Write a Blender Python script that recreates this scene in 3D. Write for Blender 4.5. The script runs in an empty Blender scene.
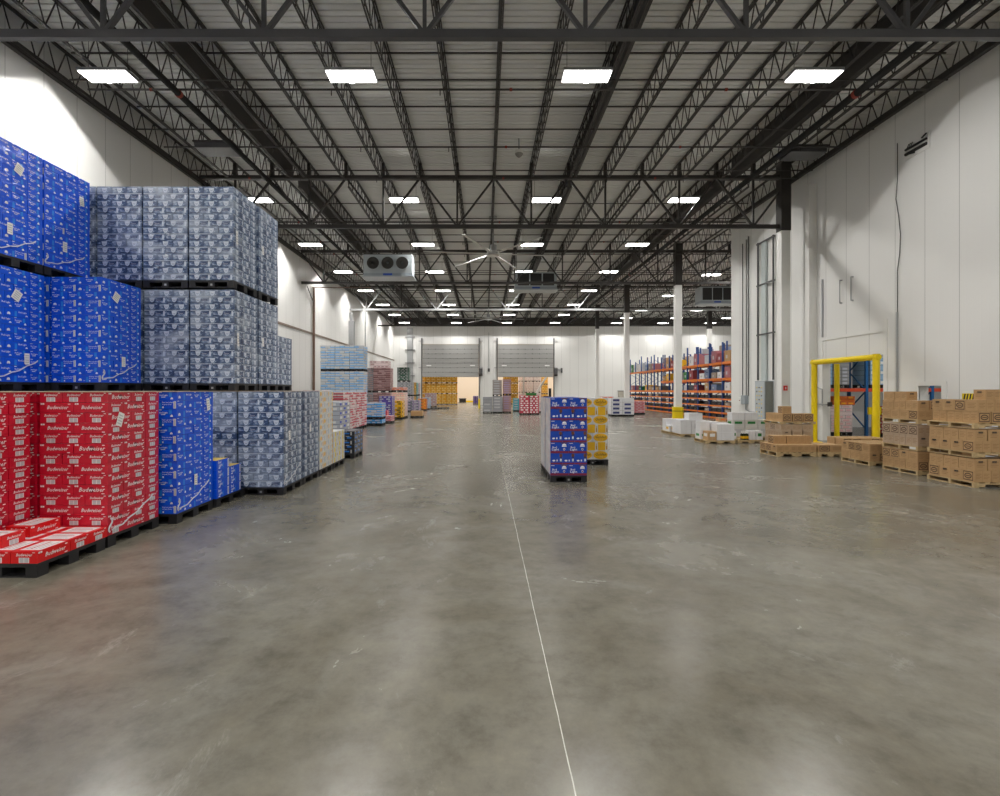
import bpy, math, random
from mathutils import Vector, Matrix
random.seed(7)
SC = bpy.context.scene
COL = SC.collection
# ------------------------------------------------------------------ camera, world, exposure
CAMH = 1.88
cd = bpy.data.cameras.new('camera'); cam = bpy.data.objects.new('camera', cd); COL.objects.link(cam)
cam.location = (0, 0, CAMH); cam.rotation_euler = (math.pi/2, 0, 0)
cd.sensor_fit = 'HORIZONTAL'; cd.sensor_width = 36; cd.lens = 36*0.510
cd.shift_x = 0.015; cd.shift_y = -0.008; cd.clip_end = 300; cd.clip_start = 0.05
SC.camera = cam
w = bpy.data.worlds.new('world'); SC.world = w; w.use_nodes = True
w.node_tree.nodes['Background'].inputs[0].default_value = (0.55, 0.57, 0.6, 1)
w.node_tree.nodes['Background'].inputs[1].default_value = 0.15
SC.view_settings.view_transform = 'Standard'; SC.view_settings.look = 'None'
SC.view_settings.gamma = 1; SC.view_settings.use_curve_mapping = False
SC.view_settings.exposure = 0.36
LAMP_W = 760.0          # watts of each high bay fixture
DIFFUSER = 9.0
LAMP_COL = (1.0, 0.975, 0.93)
try:
    SC.cycles.use_denoising = True; SC.cycles.max_bounces = 8; SC.cycles.diffuse_bounces = 4
    SC.cycles.glossy_bounces = 3; SC.cycles.use_light_tree = True
    SC.cycles.sample_clamp_indirect = 6.0; SC.cycles.caustics_reflective = False
except Exception: pass

# ------------------------------------------------------------------ materials
MATS = {}
def mat(name, col, rough=0.5, metal=0.0, spec=0.5, noise=0.06, scale=8.0, coat=0.0, bump=0.0, emit=None, estr=0.0):
    if name in MATS: return MATS[name]
    m = bpy.data.materials.new(name); m.use_nodes = True; MATS[name] = m
    nt = m.node_tree; N = nt.nodes; b = N['Principled BSDF']
    b.inputs['Roughness'].default_value = rough; b.inputs['Metallic'].default_value = metal
    b.inputs['Specular IOR Level'].default_value = spec
    tc = N.new('ShaderNodeTexCoord'); nz = N.new('ShaderNodeTexNoise'); nz.inputs['Scale'].default_value = scale
    nt.links.new(tc.outputs['Object'], nz.inputs['Vector'])
    mp = N.new('ShaderNodeMapRange'); mp.inputs['To Min'].default_value = 1-noise; mp.inputs['To Max'].default_value = 1+noise
    nt.links.new(nz.outputs['Fac'], mp.inputs['Value'])
    mx = N.new('ShaderNodeVectorMath'); mx.operation = 'SCALE'; mx.inputs[0].default_value = col[:3]
    nt.links.new(mp.outputs['Result'], mx.inputs['Scale']); nt.links.new(mx.outputs['Vector'], b.inputs['Base Color'])
    if coat > 0:      # stretch film lying on the printed board: wrinkled clear layer
        b.inputs['Coat Weight'].default_value = coat; b.inputs['Coat Roughness'].default_value = 0.16
        n2 = N.new('ShaderNodeTexNoise'); n2.inputs['Scale'].default_value = 5.0; n2.inputs['Detail'].default_value = 3
        mpg = N.new('ShaderNodeMapping'); mpg.inputs['Scale'].default_value = (0.7, 0.7, 2.6)
        g = N.new('ShaderNodeNewGeometry')
        nt.links.new(g.outputs['Position'], mpg.inputs['Vector']); nt.links.new(mpg.outputs['Vector'], n2.inputs['Vector'])
        bp = N.new('ShaderNodeBump'); bp.inputs['Strength'].default_value = 0.9; bp.inputs['Distance'].default_value = 0.05
        nt.links.new(n2.outputs['Fac'], bp.inputs['Height']); nt.links.new(bp.outputs['Normal'], b.inputs['Coat Normal'])
    if bump > 0:
        bp = N.new('ShaderNodeBump'); bp.inputs['Strength'].default_value = bump; bp.inputs['Distance'].default_value = 0.01
        nt.links.new(nz.outputs['Fac'], bp.inputs['Height']); nt.links.new(bp.outputs['Normal'], b.inputs['Normal'])
    if emit:
        b.inputs['Emission Color'].default_value = (*emit, 1); b.inputs['Emission Strength'].default_value = estr
    return m
def ramp_mat(name, stops, scale, rough=0.5, coat=0.0, stretch=(1, 1, 1)):
    m = mat(name, (0.5, 0.5, 0.5), rough, coat=coat); nt = m.node_tree; N = nt.nodes; b = N['Principled BSDF']
    tc = N.new('ShaderNodeTexCoord'); mp = N.new('ShaderNodeMapping'); mp.inputs['Scale'].default_value = stretch
    nz = N.new('ShaderNodeTexNoise'); nz.inputs['Scale'].default_value = scale; nz.inputs['Detail'].default_value = 4
    cr = N.new('ShaderNodeValToRGB'); cr.color_ramp.interpolation = 'CONSTANT'
    while len(cr.color_ramp.elements) < len(stops): cr.color_ramp.elements.new(0.5)
    for e, (p, c) in zip(cr.color_ramp.elements, stops): e.position = p; e.color = (*c, 1)
    nt.links.new(tc.outputs['Object'], mp.inputs['Vector']); nt.links.new(mp.outputs['Vector'], nz.inputs['Vector'])
    nt.links.new(nz.outputs['Fac'], cr.inputs['Fac'])
    # milky stretch film over the print, thicker in some turns of the wrap
    g = N.new('ShaderNodeNewGeometry'); m2 = N.new('ShaderNodeMapping'); m2.inputs['Scale'].default_value = (0.8, 0.8, 1.6); nt.links.new(g.outputs['Position'], m2.inputs[0])
    n2 = N.new('ShaderNodeTexNoise'); n2.inputs['Scale'].default_value = 1.6; n2.inputs['Detail'].default_value = 5; nt.links.new(m2.outputs[0], n2.inputs['Vector'])
    mr = N.new('ShaderNodeMapRange'); mr.inputs[1].default_value = 0.47; mr.inputs[2].default_value = 0.66; mr.inputs[3].default_value = 0.0; mr.inputs[4].default_value = 0.6; nt.links.new(n2.outputs['Fac'], mr.inputs[0])
    mx = N.new('ShaderNodeMix'); mx.data_type = 'RGBA'; mx.inputs[7].default_value = (0.50, 0.57, 0.68, 1); nt.links.new(mr.outputs[0], mx.inputs[0]); nt.links.new(cr.outputs['Color'], mx.inputs[6])
    nt.links.new(mx.outputs[2], b.inputs['Base Color'])
    return m
M_STEEL = mat('dark painted steel', (0.040, 0.036, 0.034), 0.45)
M_PIPE = mat('black pipe', (0.02, 0.02, 0.02), 0.75, spec=0.2)
M_STEEL2 = mat('grey painted steel', (0.075, 0.075, 0.08), 0.4)
M_GALV = mat('galvanised steel', (0.42, 0.43, 0.44), 0.4, 0.6)
M_WHITE = mat('white paint', (0.80, 0.80, 0.78), 0.5, noise=0.02)
M_YEL = mat('safety yellow paint', (0.85, 0.63, 0.0), 0.4, noise=0.08, scale=3)
M_BLK = mat('black plastic', (0.012, 0.012, 0.014), 0.5)
M_WOOD = mat('pallet wood', (0.52, 0.38, 0.20), 0.8, noise=0.3, scale=20)
M_SHEET = mat('tan slip sheet', (0.50, 0.38, 0.24), 0.8)
M_COPPER = mat('brown pipe', (0.17, 0.10, 0.07), 0.5)
M_RED = mat('red fitting', (0.28, 0.035, 0.02), 0.5)
M_CREAM = mat('cream wall', (0.80, 0.72, 0.62), 0.6, noise=0.02)
M_DOOR = mat('grey door panel', (0.36, 0.36, 0.35), 0.5, noise=0.02)
M_DARK = mat('dark gap', (0.02, 0.02, 0.02), 0.7)

def wall_material():
    m = mat('insulated wall panel', (0.80, 0.80, 0.785), 0.38, noise=0.015, scale=0.7)
    nt = m.node_tree; N = nt.nodes; b = N['Principled BSDF']
    g = N.new('ShaderNodeNewGeometry'); sp = N.new('ShaderNodeSeparateXYZ'); nt.links.new(g.outputs['Position'], sp.inputs[0])
    ad = N.new('ShaderNodeMath'); nt.links.new(sp.outputs[0], ad.inputs[0]); nt.links.new(sp.outputs[1], ad.inputs[1])
    def line(period, width, off=0.0):
        a = N.new('ShaderNodeMath'); a.operation = 'ADD'; a.inputs[1].default_value = 100+off; nt.links.new(ad.outputs[0], a.inputs[0])
        d = N.new('ShaderNodeMath'); d.operation = 'MODULO'; d.inputs[1].default_value = period; nt.links.new(a.outputs[0], d.inputs[0])
        l = N.new('ShaderNodeMath'); l.operation = 'LESS_THAN'; l.inputs[1].default_value = width; nt.links.new(d.outputs[0], l.inputs[0])
        return l
    l1 = line(1.06, 0.014); l2 = line(0.2, 0.02, 0.05)
    old = b.inputs['Base Color'].links[0].from_socket
    mx = N.new('ShaderNodeMix'); mx.data_type = 'RGBA'; mx.inputs[7].default_value = (0.36, 0.36, 0.35, 1)
    nt.links.new(old, mx.inputs[6]); nt.links.new(l1.outputs[0], mx.inputs[0]); nt.links.new(mx.outputs[2], b.inputs['Base Color'])
    bp = N.new('ShaderNodeBump'); bp.inputs['Strength'].default_value = 0.25; bp.inputs['Distance'].default_value = 0.004
    nt.links.new(l2.outputs[0], bp.inputs['Height']); nt.links.new(bp.outputs['Normal'], b.inputs['Normal'])
    return m
M_WALL = wall_material()

def floor_material():
    m = bpy.data.materials.new('polished concrete'); m.use_nodes = True
    nt = m.node_tree; N = nt.nodes; b = N['Principled BSDF']; L = nt.links.new
    g = N.new('ShaderNodeNewGeometry')
    def noise(scale, detail, st=(1, 1, 1), rough=0.6, dist=0.0):
        mp = N.new('ShaderNodeMapping'); mp.inputs['Scale'].default_value = st; L(g.outputs['Position'], mp.inputs[0])
        n = N.new('ShaderNodeTexNoise'); n.inputs['Scale'].default_value = scale; n.inputs['Detail'].default_value = detail
        n.inputs['Roughness'].default_value = rough; n.inputs['Distortion'].default_value = dist; L(mp.outputs[0], n.inputs['Vector']); return n
    def ramp(src, stops):
        r = N.new('ShaderNodeValToRGB')
        while len(r.color_ramp.elements) < len(stops): r.color_ramp.elements.new(0.5)
        for e, (p, c) in zip(r.color_ramp.elements, stops): e.position = p; e.color = (*c, 1)
        L(src, r.inputs[0]); return r
    n1 = noise(0.55, 8, rough=0.65, dist=0.6)
    r1 = ramp(n1.outputs['Fac'], [(0.30, (0.112, 0.100, 0.074)), (0.5, (0.155, 0.145, 0.116)), (0.70, (0.205, 0.196, 0.168))])
    n2 = noise(3.0, 10, rough=0.75)
    r2 = ramp(n2.outputs['Fac'], [(0.32, (0.70, 0.70, 0.69)), (0.5, (0.98, 0.98, 0.98)), (0.70, (1.2, 1.19, 1.16))])
    mu = N.new('ShaderNodeMix'); mu.data_type = 'RGBA'; mu.blend_type = 'MULTIPLY'; mu.inputs[0].default_value = 1
    L(r1.outputs[0], mu.inputs[6]); L(r2.outputs[0], mu.inputs[7])
    # pale scuffs
    n3 = noise(0.9, 12, st=(1, 0.5, 1), rough=0.8, dist=1.5)
    r3 = ramp(n3.outputs['Fac'], [(0.58, (0, 0, 0)), (0.68, (0.34, 0.34, 0.34))])
    m2 = N.new('ShaderNodeMix'); m2.data_type = 'RGBA'; m2.inputs[7].default_value = (0.42, 0.41, 0.38, 1)
    L(r3.outputs[0], m2.inputs[0]); L(mu.outputs[2], m2.inputs[6])
    # saw cut joints
    sp = N.new('ShaderNodeSeparateXYZ'); L(g.outputs['Position'], sp.inputs[0])
    jn = noise(1.3, 4); 
    def joint(sock, pos, wdt, period=None):
        a = N.new('ShaderNodeMath'); a.operation = 'SUBTRACT'; a.inputs[1].default_value = pos; L(sock, a.inputs[0])
        s = a
        if period:
            s = N.new('ShaderNodeMath'); s.operation = 'PINGPONG'; s.inputs[1].default_value = period/2; L(a.outputs[0], s.inputs[0])
        ab = N.new('ShaderNodeMath'); ab.operation = 'ABSOLUTE'; L(s.outputs[0], ab.inputs[0])
        l = N.new('ShaderNodeMath'); l.operation = 'LESS_THAN'; l.inputs[1].default_value = wdt; L(ab.outputs[0], l.inputs[0]); return l
    wob = N.new('ShaderNodeMath'); wob.operation = 'MULTIPLY_ADD'; wob.inputs[1].default_value = 0.02; L(jn.outputs['Fac'], wob.inputs[0]); L(sp.outputs[0], wob.inputs[2])
    j1 = joint(wob.outputs[0], 0.43, 0.0030); j2 = joint(sp.outputs[0], 0.42, 0.004, 4.9); j3 = joint(sp.outputs[1], 9.0, 0.005, 11.15)
    m3 = N.new('ShaderNodeMix'); m3.data_type = 'RGBA'; m3.inputs[7].default_value = (0.36, 0.35, 0.31, 1)
    ad = N.new('ShaderNodeMath'); ad.operation = 'MAXIMUM'; L(j2.outputs[0], ad.inputs[0]); L(j3.outputs[0], ad.inputs[1])
    ml = N.new('ShaderNodeMath'); ml.operation = 'MULTIPLY'; ml.inputs[1].default_value = 0.18; L(ad.outputs[0], ml.inputs[0])
    L(ml.outputs[0], m3.inputs[0]); L(m2.outputs[2], m3.inputs[6])
    m4 = N.new('ShaderNodeMix'); m4.data_type = 'RGBA'; m4.inputs[7].default_value = (0.56, 0.55, 0.49, 1)
    nj = noise(2.2, 6, rough=0.8); jr = N.new('ShaderNodeMapRange'); jr.inputs[1].default_value = 0.36; jr.inputs[2].default_value = 0.52; jr.inputs[3].default_value = 0.25; L(nj.outputs['Fac'], jr.inputs[0])
    jm = N.new('ShaderNodeMath'); jm.operation = 'MULTIPLY'; L(j1.outputs[0], jm.inputs[0]); L(jr.outputs[0], jm.inputs[1])
    L(jm.outputs[0], m4.inputs[0]); L(m3.outputs[2], m4.inputs[6]); L(m4.outputs[2], b.inputs['Base Color'])
    rr = N.new('ShaderNodeMapRange'); rr.inputs['To Min'].default_value = 0.14; rr.inputs['To Max'].default_value = 0.36
    L(n1.outputs['Fac'], rr.inputs[0]); L(rr.outputs[0], b.inputs['Roughness'])
    n4 = noise(1.6, 3); bp = N.new('ShaderNodeBump'); bp.inputs['Strength'].default_value = 0.25; bp.inputs['Distance'].default_value = 0.015
    L(n4.outputs['Fac'], bp.inputs['Height']); L(bp.outputs['Normal'], b.inputs['Normal'])
    b.inputs['Specular IOR Level'].default_value = 0.5
    return m
M_FLOOR = floor_material()

# ------------------------------------------------------------------ mesh builder
class MB:
    def __init__(s): s.v = []; s.f = []; s.m = []; s.mats = []
    def mi(s, m):
        if m not in s.mats: s.mats.append(m)
        return s.mats.index(m)
    def box(s, x0, y0, z0, x1, y1, z1, m):
        k = len(s.v); i = s.mi(m)
        s.v += [(x0,y0,z0),(x1,y0,z0),(x1,y1,z0),(x0,y1,z0),(x0,y0,z1),(x1,y0,z1),(x1,y1,z1),(x0,y1,z1)]
        for q in ((0,3,2,1),(4,5,6,7),(0,1,5,4),(1,2,6,5),(2,3,7,6),(3,0,4,7)): s.f.append(tuple(k+a for a in q)); s.m.append(i)
    def bar(s, p, q, w, h, m):
        p = Vector(p); q = Vector(q); d = (q-p).normalized()
        up = Vector((0,0,1)) if abs(d.z) < 0.9 else Vector((0,1,0))
        a = d.cross(up).normalized()*w/2; b = a.cross(d).normalized()*h/2
        k = len(s.v); i = s.mi(m)
        for c in (p, q): s.v += [tuple(c-a-b), tuple(c+a-b), tuple(c+a+b), tuple(c-a+b)]
        for f in ((0,1,2,3),(7,6,5,4),(0,4,5,1),(1,5,6,2),(2,6,7,3),(3,7,4,0)): s.f.append(tuple(k+a_ for a_ in f)); s.m.append(i)
    def cyl(s, p, q, r, m, n=10, r2=None):
        p = Vector(p); q = Vector(q); d = (q-p).normalized(); r2 = r if r2 is None else r2
        up = Vector((0,0,1)) if abs(d.z) < 0.9 else Vector((0,1,0))
        a = d.cross(up).normalized(); b = a.cross(d).normalized(); k = len(s.v); i = s.mi(m)
        for c, rr in ((p, r), (q, r2)):
            for t in range(n):
                an = 2*math.pi*t/n; s.v.append(tuple(c+a*rr*math.cos(an)+b*rr*math.sin(an)))
        for t in range(n): u = (t+1) % n; s.f.append((k+t, k+u, k+n+u, k+n+t)); s.m.append(i)
        s.f.append(tuple(k+t for t in range(n))[::-1]); s.m.append(i); s.f.append(tuple(k+n+t for t in range(n))); s.m.append(i)
    def poly(s, pts, m):
        k = len(s.v); s.v += [tuple(p) for p in pts]; s.f.append(tuple(range(k, k+len(pts)))); s.m.append(s.mi(m))
    def mesh(s, name):
        me = bpy.data.meshes.new(name); me.from_pydata(s.v, [], s.f)
        for m in s.mats: me.materials.append(m)
        me.polygons.foreach_set('material_index', s.m); me.update(); return me
    def build(s, name, parent=None, loc=(0,0,0), rz=0):
        return link(name, s.mesh(name), parent, loc, rz)
def link(name, me, parent=None, loc=(0,0,0), rz=0):
    o = bpy.data.objects.new(name, me); COL.objects.link(o); o.location = loc; o.rotation_euler = (0, 0, rz)
    if parent: o.parent = parent
    return o
LABELS = {}
def tag(o, label=None, cat=None, group=None, kind=None):
    if label: o['label'] = label
    if cat: o['category'] = cat
    if group: o['group'] = group
    if kind: o['kind'] = kind
    return o
def struct(o, label, cat, group=None): return tag(o, label, cat, group, 'structure')
def thing(name, loc, label, cat, group=None):
    return tag(link(name, None, None, loc), label, cat, group)

# lettering: built from the default font, cached as 2-D triangles
TXT = {}
def text_tris(body):
    if body in TXT: return TXT[body]
    c = bpy.data.curves.new('txt', 'FONT'); c.body = body; c.size = 1; c.resolution_u = 1; c.shear = 0.3 if body in ('Budweiser', 'Golden') else 0
    c.align_x = 'CENTER'; c.align_y = 'CENTER'; c.offset = 0.012
    o = bpy.data.objects.new('txt', c); COL.objects.link(o); bpy.context.view_layer.update()
    me = bpy.data.meshes.new_from_object(o)
    r = ([(v.co.x, v.co.y) for v in me.vertices], [tuple(p.vertices) for p in me.polygons])
    bpy.data.objects.remove(o); bpy.data.curves.remove(c); bpy.data.meshes.remove(me); TXT[body] = r; return r
class Case:
    """box centred in x and y, resting on z=0, with print on its faces"""
    def __init__(s, L, W, H, base, gap=0.0025):
        s.L, s.W, s.H = L, W, H; s.b = MB(); s.b.box(-L/2+gap, -W/2+gap, 0.001, L/2-gap, W/2-gap, H-0.002, base); s.g = gap
    def P(s, face, u, v, off):
        L, W = s.L/2-s.g+off, s.W/2-s.g+off; zc = s.H/2
        return {'-y': (u, -W, zc+v), '+y': (-u, W, zc+v), '-x': (-L, -u, zc+v), '+x': (L, u, zc+v), '+z': (u, v, s.H-0.002+off)}[face]
    def rect(s, faces, u0, v0, u1, v1, m, off=0.0012):
        for f in faces: s.b.poly([s.P(f, a, c, off) for a, c in ((u0,v0),(u1,v0),(u1,v1),(u0,v1))], m)
    def shape(s, faces, pts, m, off=0.0012):
        for f in faces: s.b.poly([s.P(f, a, c, off) for a, c in pts], m)
    def text(s, faces, body, u, v, size, m, off=0.0022, sx=1.0):
        vs, fs = text_tris(body)
        for f in faces:
            k = len(s.b.v); i = s.b.mi(m)
            s.b.v += [s.P(f, u+a*size*sx, v+c*size, off) for a, c in vs]
            for q in fs: s.b.f.append(tuple(k+t for t in q)); s.b.m.append(i)
def ell(cu, cv, ru, rv, a0=0, a1=360, n=14):
    return [(cu+ru*math.cos(math.radians(a0+(a1-a0)*t/n)), cv+rv*math.sin(math.radians(a0+(a1-a0)*t/n))) for t in range(n if a1-a0 >= 360 else n+1)]
C = 0.55
P_RED = mat('red print', (0.56, 0.005, 0.028), 0.35, coat=C); P_REDL = mat('loose red print', (0.66, 0.005, 0.008), 0.35)
P_WH = mat('white print', (0.80, 0.80, 0.80), 0.4); P_BAR = mat('barcode grey', (0.50, 0.50, 0.53), 0.5)
P_DRED = mat('dark red print', (0.22, 0.005, 0.02), 0.4); P_PAPER = mat('paper label', (0.85, 0.85, 0.83), 0.6)
P_BLUE = mat('royal blue print', (0.003, 0.09, 0.74), 0.35, spec=0.3, coat=C); P_LBLUE = mat('bright blue print', (0.01, 0.22, 0.80), 0.4, coat=C)
P_NAVY = mat('navy print', (0.01, 0.02, 0.10), 0.4); P_PALE = mat('pale blue print', (0.58, 0.65, 0.75), 0.4, coat=C)
P_BUSCH = ramp_mat('mountain print', [(0.0, (0.012, 0.030, 0.085)), (0.42, (0.035, 0.07, 0.16)), (0.52, (0.10, 0.16, 0.29)), (0.60, (0.34, 0.42, 0.55)), (0.68, (0.07, 0.12, 0.22))], 9.0, 0.4, C, (1, 1, 2.2))
P_YEL = mat('yellow print', (0.88, 0.50, 0.01), 0.4); P_BROWN = mat('brown print', (0.14, 0.05, 0.03), 0.4)
P_CARD = mat('kraft board', (0.49, 0.305, 0.145), 0.75, noise=0.1, scale=5); P_INK = mat('dark ink on kraft', (0.10, 0.055, 0.03), 0.7)
P_INK2 = mat('faint ink on kraft', (0.30, 0.165, 0.07), 0.7); P_TAPE = mat('tape', (0.52, 0.35, 0.17), 0.3)
P_WCARD = mat('white board', (0.74, 0.74, 0.76), 0.5); P_GCARD = mat('wrapped kraft board', (0.47, 0.34, 0.23), 0.45, coat=0.4)
P_MAROON = mat('maroon print', (0.20, 0.015, 0.05), 0.4); P_GREEN = mat('green print', (0.02, 0.20, 0.04), 0.5); P_BLACKP = mat('black print', (0.012, 0.016, 0.03), 0.35, coat=C)
ALL4 = ('-y', '+y', '-x', '+x'); LONG = ('-y', '+y'); END = ('-x', '+x')
def case_red(loose=False):
    L, W, H = 0.408, 0.272, 0.1225; c = Case(L, W, H, P_REDL if loose else P_RED)
    c.text(('-y',), 'Budweiser', 0.01, 0.0, 0.062, P_WH, sx=0.95)
    c.shape(('+y',), ell(0.01, 0.0, 0.035, 0.036), P_DRED); c.text(('+y',), 'Budweiser', 0.01, 0.0, 0.072, P_WH, sx=1.0)
    c.rect(LONG, 0.135, 0.035, 0.165, 0.045, P_WH); c.rect(LONG, 0.130, -0.052, 0.165, -0.042, P_WH)
    c.rect(LONG, -0.19, 0.034, -0.172, 0.052, P_WH); c.rect(LONG, -0.168, 0.034, -0.145, 0.052, P_WH)
    c.text(END, 'Budweiser', 0.0, 0.026, 0.042, P_WH, sx=0.9)
    c.rect(END, -0.045, -0.052, -0.003, -0.002, P_BAR); c.rect(END, 0.003, -0.052, 0.045, -0.002, P_BAR); c.rect(END, -0.052, -0.054, 0.052, -0.001, P_WH, 0.0009)
    c.rect(END, 0.085, 0.045, 0.11, 0.053, P_WH)
    c.rect(('+z',), -0.15, -0.12, 0.16, 0.095, P_WH)
    for k in range(4): c.rect(('+z',), -0.12, -0.09+k*0.045, 0.13-0.04*(k % 2), -0.075+k*0.045, P_RED if k == 2 else P_BAR, 0.002)
    return c.b.mesh('red_case'), L, W, H
def case_blue():
    L, W, H = 0.408, 0.272, 0.1225; c = Case(L, W, H, P_BLUE)
    c.rect(LONG, -0.05, -0.055, -0.012, 0.03, P_LBLUE); c.shape(LONG, ell(-0.145, -0.02, 0.026, 0.026, 0, 180, 8), P_WH)
    c.rect(LONG, -0.172, -0.032, -0.118, -0.022, P_WH)
    c.text(('-y',), "Find out what's", 0.078, 0.034, 0.026, P_WH); c.text(('-y',), 'in your beer.', 0.068, 0.008, 0.026, P_WH)
    c.rect(('-y',), 0.156, -0.05, 0.192, 0.05, P_WH); c.rect(('-y',), 0.161, -0.045, 0.187, 0.045, P_BAR, 0.002)
    for k in (-0.09, -0.075): c.rect(('-y',), k, -0.035, k+0.008, -0.027, P_WH)
    c.rect(('-y',), 0.0, -0.045, 0.02, -0.022, P_WH)
    c.text(('+y',), 'Bud Light', 0.08, 0.02, 0.036, P_WH); c.shape(('+y',), ell(0.15, -0.035, 0.02, 0.02, 0, 180, 8), P_WH)
    c.text(END, 'Bud Light', -0.055, 0.012, 0.030, P_WH); c.rect(END, -0.09, -0.018, -0.03, -0.010, P_WH)
    c.rect(END, 0.02, -0.01, 0.06, 0.057, P_LBLUE); c.shape(END, ell(0.06, -0.045, 0.019, 0.030, 0, 180, 8), P_WH)
    c.rect(END, -0.12, 0.048, -0.08, 0.056, P_WH)
    return c.b.mesh('blue_case'), L, W, H
def case_greyblue():
    L, W, H = 0.408, 0.272, 0.1225; c = Case(L, W, H, P_BUSCH)
    def badge(faces, u, r):
        c.shape(faces, ell(u, 0.022, r, r*1.55, 180, 360, 12), P_PALE); c.rect(faces, u-r*1.1, 0.022, u+r*1.1, 0.036, P_PALE)
        c.shape(faces, ell(u, 0.012, r*0.62, r*0.9, 180, 360, 8), mat('shield grey print', (0.36, 0.42, 0.54), 0.4), 0.002); c.rect(faces, u-r*0.5, 0.0, u+r*0.5, 0.008, P_WH, 0.003)
    badge(LONG, -0.06, 0.044); badge(END, 0.0, 0.046)
    c.rect(LONG, -0.2, 0.046, 0.2, 0.055, P_PALE); c.rect(LONG, 0.0, -0.022, 0.11, 0.008, P_NAVY); c.rect(LONG, 0.01, -0.010, 0.1, -0.004, P_PALE, 0.002)
    c.rect(LONG, 0.145, -0.05, 0.175, 0.035, P_PALE)
    return c.b.mesh('grey_blue_case'), L, W, H
def case_whiteyellow():
    L, W, H = 0.408, 0.272, 0.1225; c = Case(L, W, H, mat('white film print', (0.80, 0.80, 0.79), 0.4, coat=C))
    c.shape(LONG, ell(-0.12, 0, 0.05, 0.05), P_YEL); c.rect(END, 0.07, -0.05, 0.12, 0.04, P_YEL); c.rect(ALL4, -0.05, -0.04, 0.0, 0.03, P_BAR); c.rect(ALL4, 0.015, 0.0, 0.05, 0.03, P_BAR); c.rect(LONG, 0.1, -0.05, 0.16, 0.045, P_PALE)
    return c.b.mesh('white_yellow_case'), L, W, H
def case_whitebright():
    L, W, H = 0.408, 0.272, 0.1225; c = Case(L, W, H, P_WCARD)
    c.rect(ALL4, -0.06, -0.055, 0.02, 0.05, mat('lemon print', (0.9, 0.68, 0.0), 0.4)); c.rect(LONG, 0.08, -0.03, 0.15, 0.02, P_BAR); c.rect(END, 0.06, -0.05, 0.10, 0.0, P_BAR)
    return c.b.mesh('white_lemon_case'), L, W, H
def case_black():
    L, W, H = 0.408, 0.272, 0.1225; c = Case(L, W, H, P_BLACKP)
    c.rect(LONG, -0.12, -0.02, 0.06, 0.012, P_LBLUE); c.rect(END, -0.07, -0.015, 0.05, 0.02, P_LBLUE); c.rect(LONG, 0.09, -0.05, 0.13, 0.04, P_BAR); c.rect(ALL4, -0.1, 0.035, 0.0, 0.045, P_WH)
    return c.b.mesh('black_blue_case'), L, W, H
def case_center():
    L, W, H = 0.372, 0.248, 0.2257; c = Case(L, W, H, mat('bright royal print', (0.003, 0.055, 0.42), 0.35, spec=0.3, coat=0.3))
    hl, hw, z = L/2-0.004, W/2-0.004, H/2
    c.rect(LONG, -hl, -z+0.004, hl, -z+0.048, P_MAROON); c.rect(END, -hw, -z+0.004, hw, -z+0.036, P_MAROON)
    c.text(LONG, 'Bud', -0.10, 0.008, 0.055, P_WH, sx=1.1); c.text(LONG, 'Light', -0.085, -0.035, 0.060, P_WH, sx=1.25)
    c.shape(LONG, ell(0.095, 0.045, 0.044, 0.040, 0, 180, 10), P_WH); c.rect(LONG, 0.048, 0.022, 0.142, 0.040, P_WH)
    c.shape(LONG, ell(0.095, -0.028, 0.022, 0.026), P_PALE); c.shape(LONG, ell(0.095, -0.028, 0.012, 0.015), P_MAROON, 0.002)
    c.rect(LONG, -0.17, 0.085, -0.10, 0.095, P_WH); c.rect(LONG, 0.03, 0.090, 0.16, 0.108, P_BROWN)
    c.shape(END, ell(-0.055, -0.035, 0.030, 0.018), P_WH); c.rect(END, -0.002, -0.05, 0.022, -0.015, P_WH)
    c.shape(END, ell(0.085, 0.07, 0.032, 0.040), P_BROWN); c.rect(END, 0.07, -0.06, 0.10, 0.05, P_NAVY); c.rect(END, 0.068, -0.05, 0.104, 0.005, P_PALE, 0.002)
    return c.b.mesh('royal_blue_case'), L, W, H
def case_golden(v):
    L, W, H = 0.392, 0.261, 0.22; c = Case(L, W, H, mat('white golden case board', (0.74, 0.74, 0.74), 0.4, coat=0.2))
    z = H/2
    if v == 0:
        c.shape(LONG, ell(0.0, 0.0, 0.18, 0.103, n=20), P_YEL); c.text(LONG, 'Golden', 0.0, 0.012, 0.095, P_BROWN); c.rect(LONG, -0.05, -0.055, 0.06, -0.04, P_WH)
        c.rect(END, -0.128, -0.105, 0.04, 0.105, P_YEL); c.rect(END, 0.06, -0.085, 0.09, 0.02, mat('amber print', (0.55, 0.30, 0.02), 0.4)); c.rect(END, 0.069, 0.02, 0.081, 0.075, MATS['amber print'])
    else:
        c.rect(LONG, -0.192, -0.105, 0.04, 0.105, P_YEL); c.text(LONG, 'Golden', -0.08, 0.02, 0.075, P_BROWN)
        c.rect(END, -0.128, -0.105, 0.06, 0.105, P_YEL); c.rect(END, 0.078, -0.085, 0.108, 0.01, mat('amber print', (0.55, 0.30, 0.02), 0.4)); c.rect(END, 0.086, 0.01, 0.100, 0.07, MATS['amber print'])
    return c.b.mesh('golden_case'), L, W, H
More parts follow.
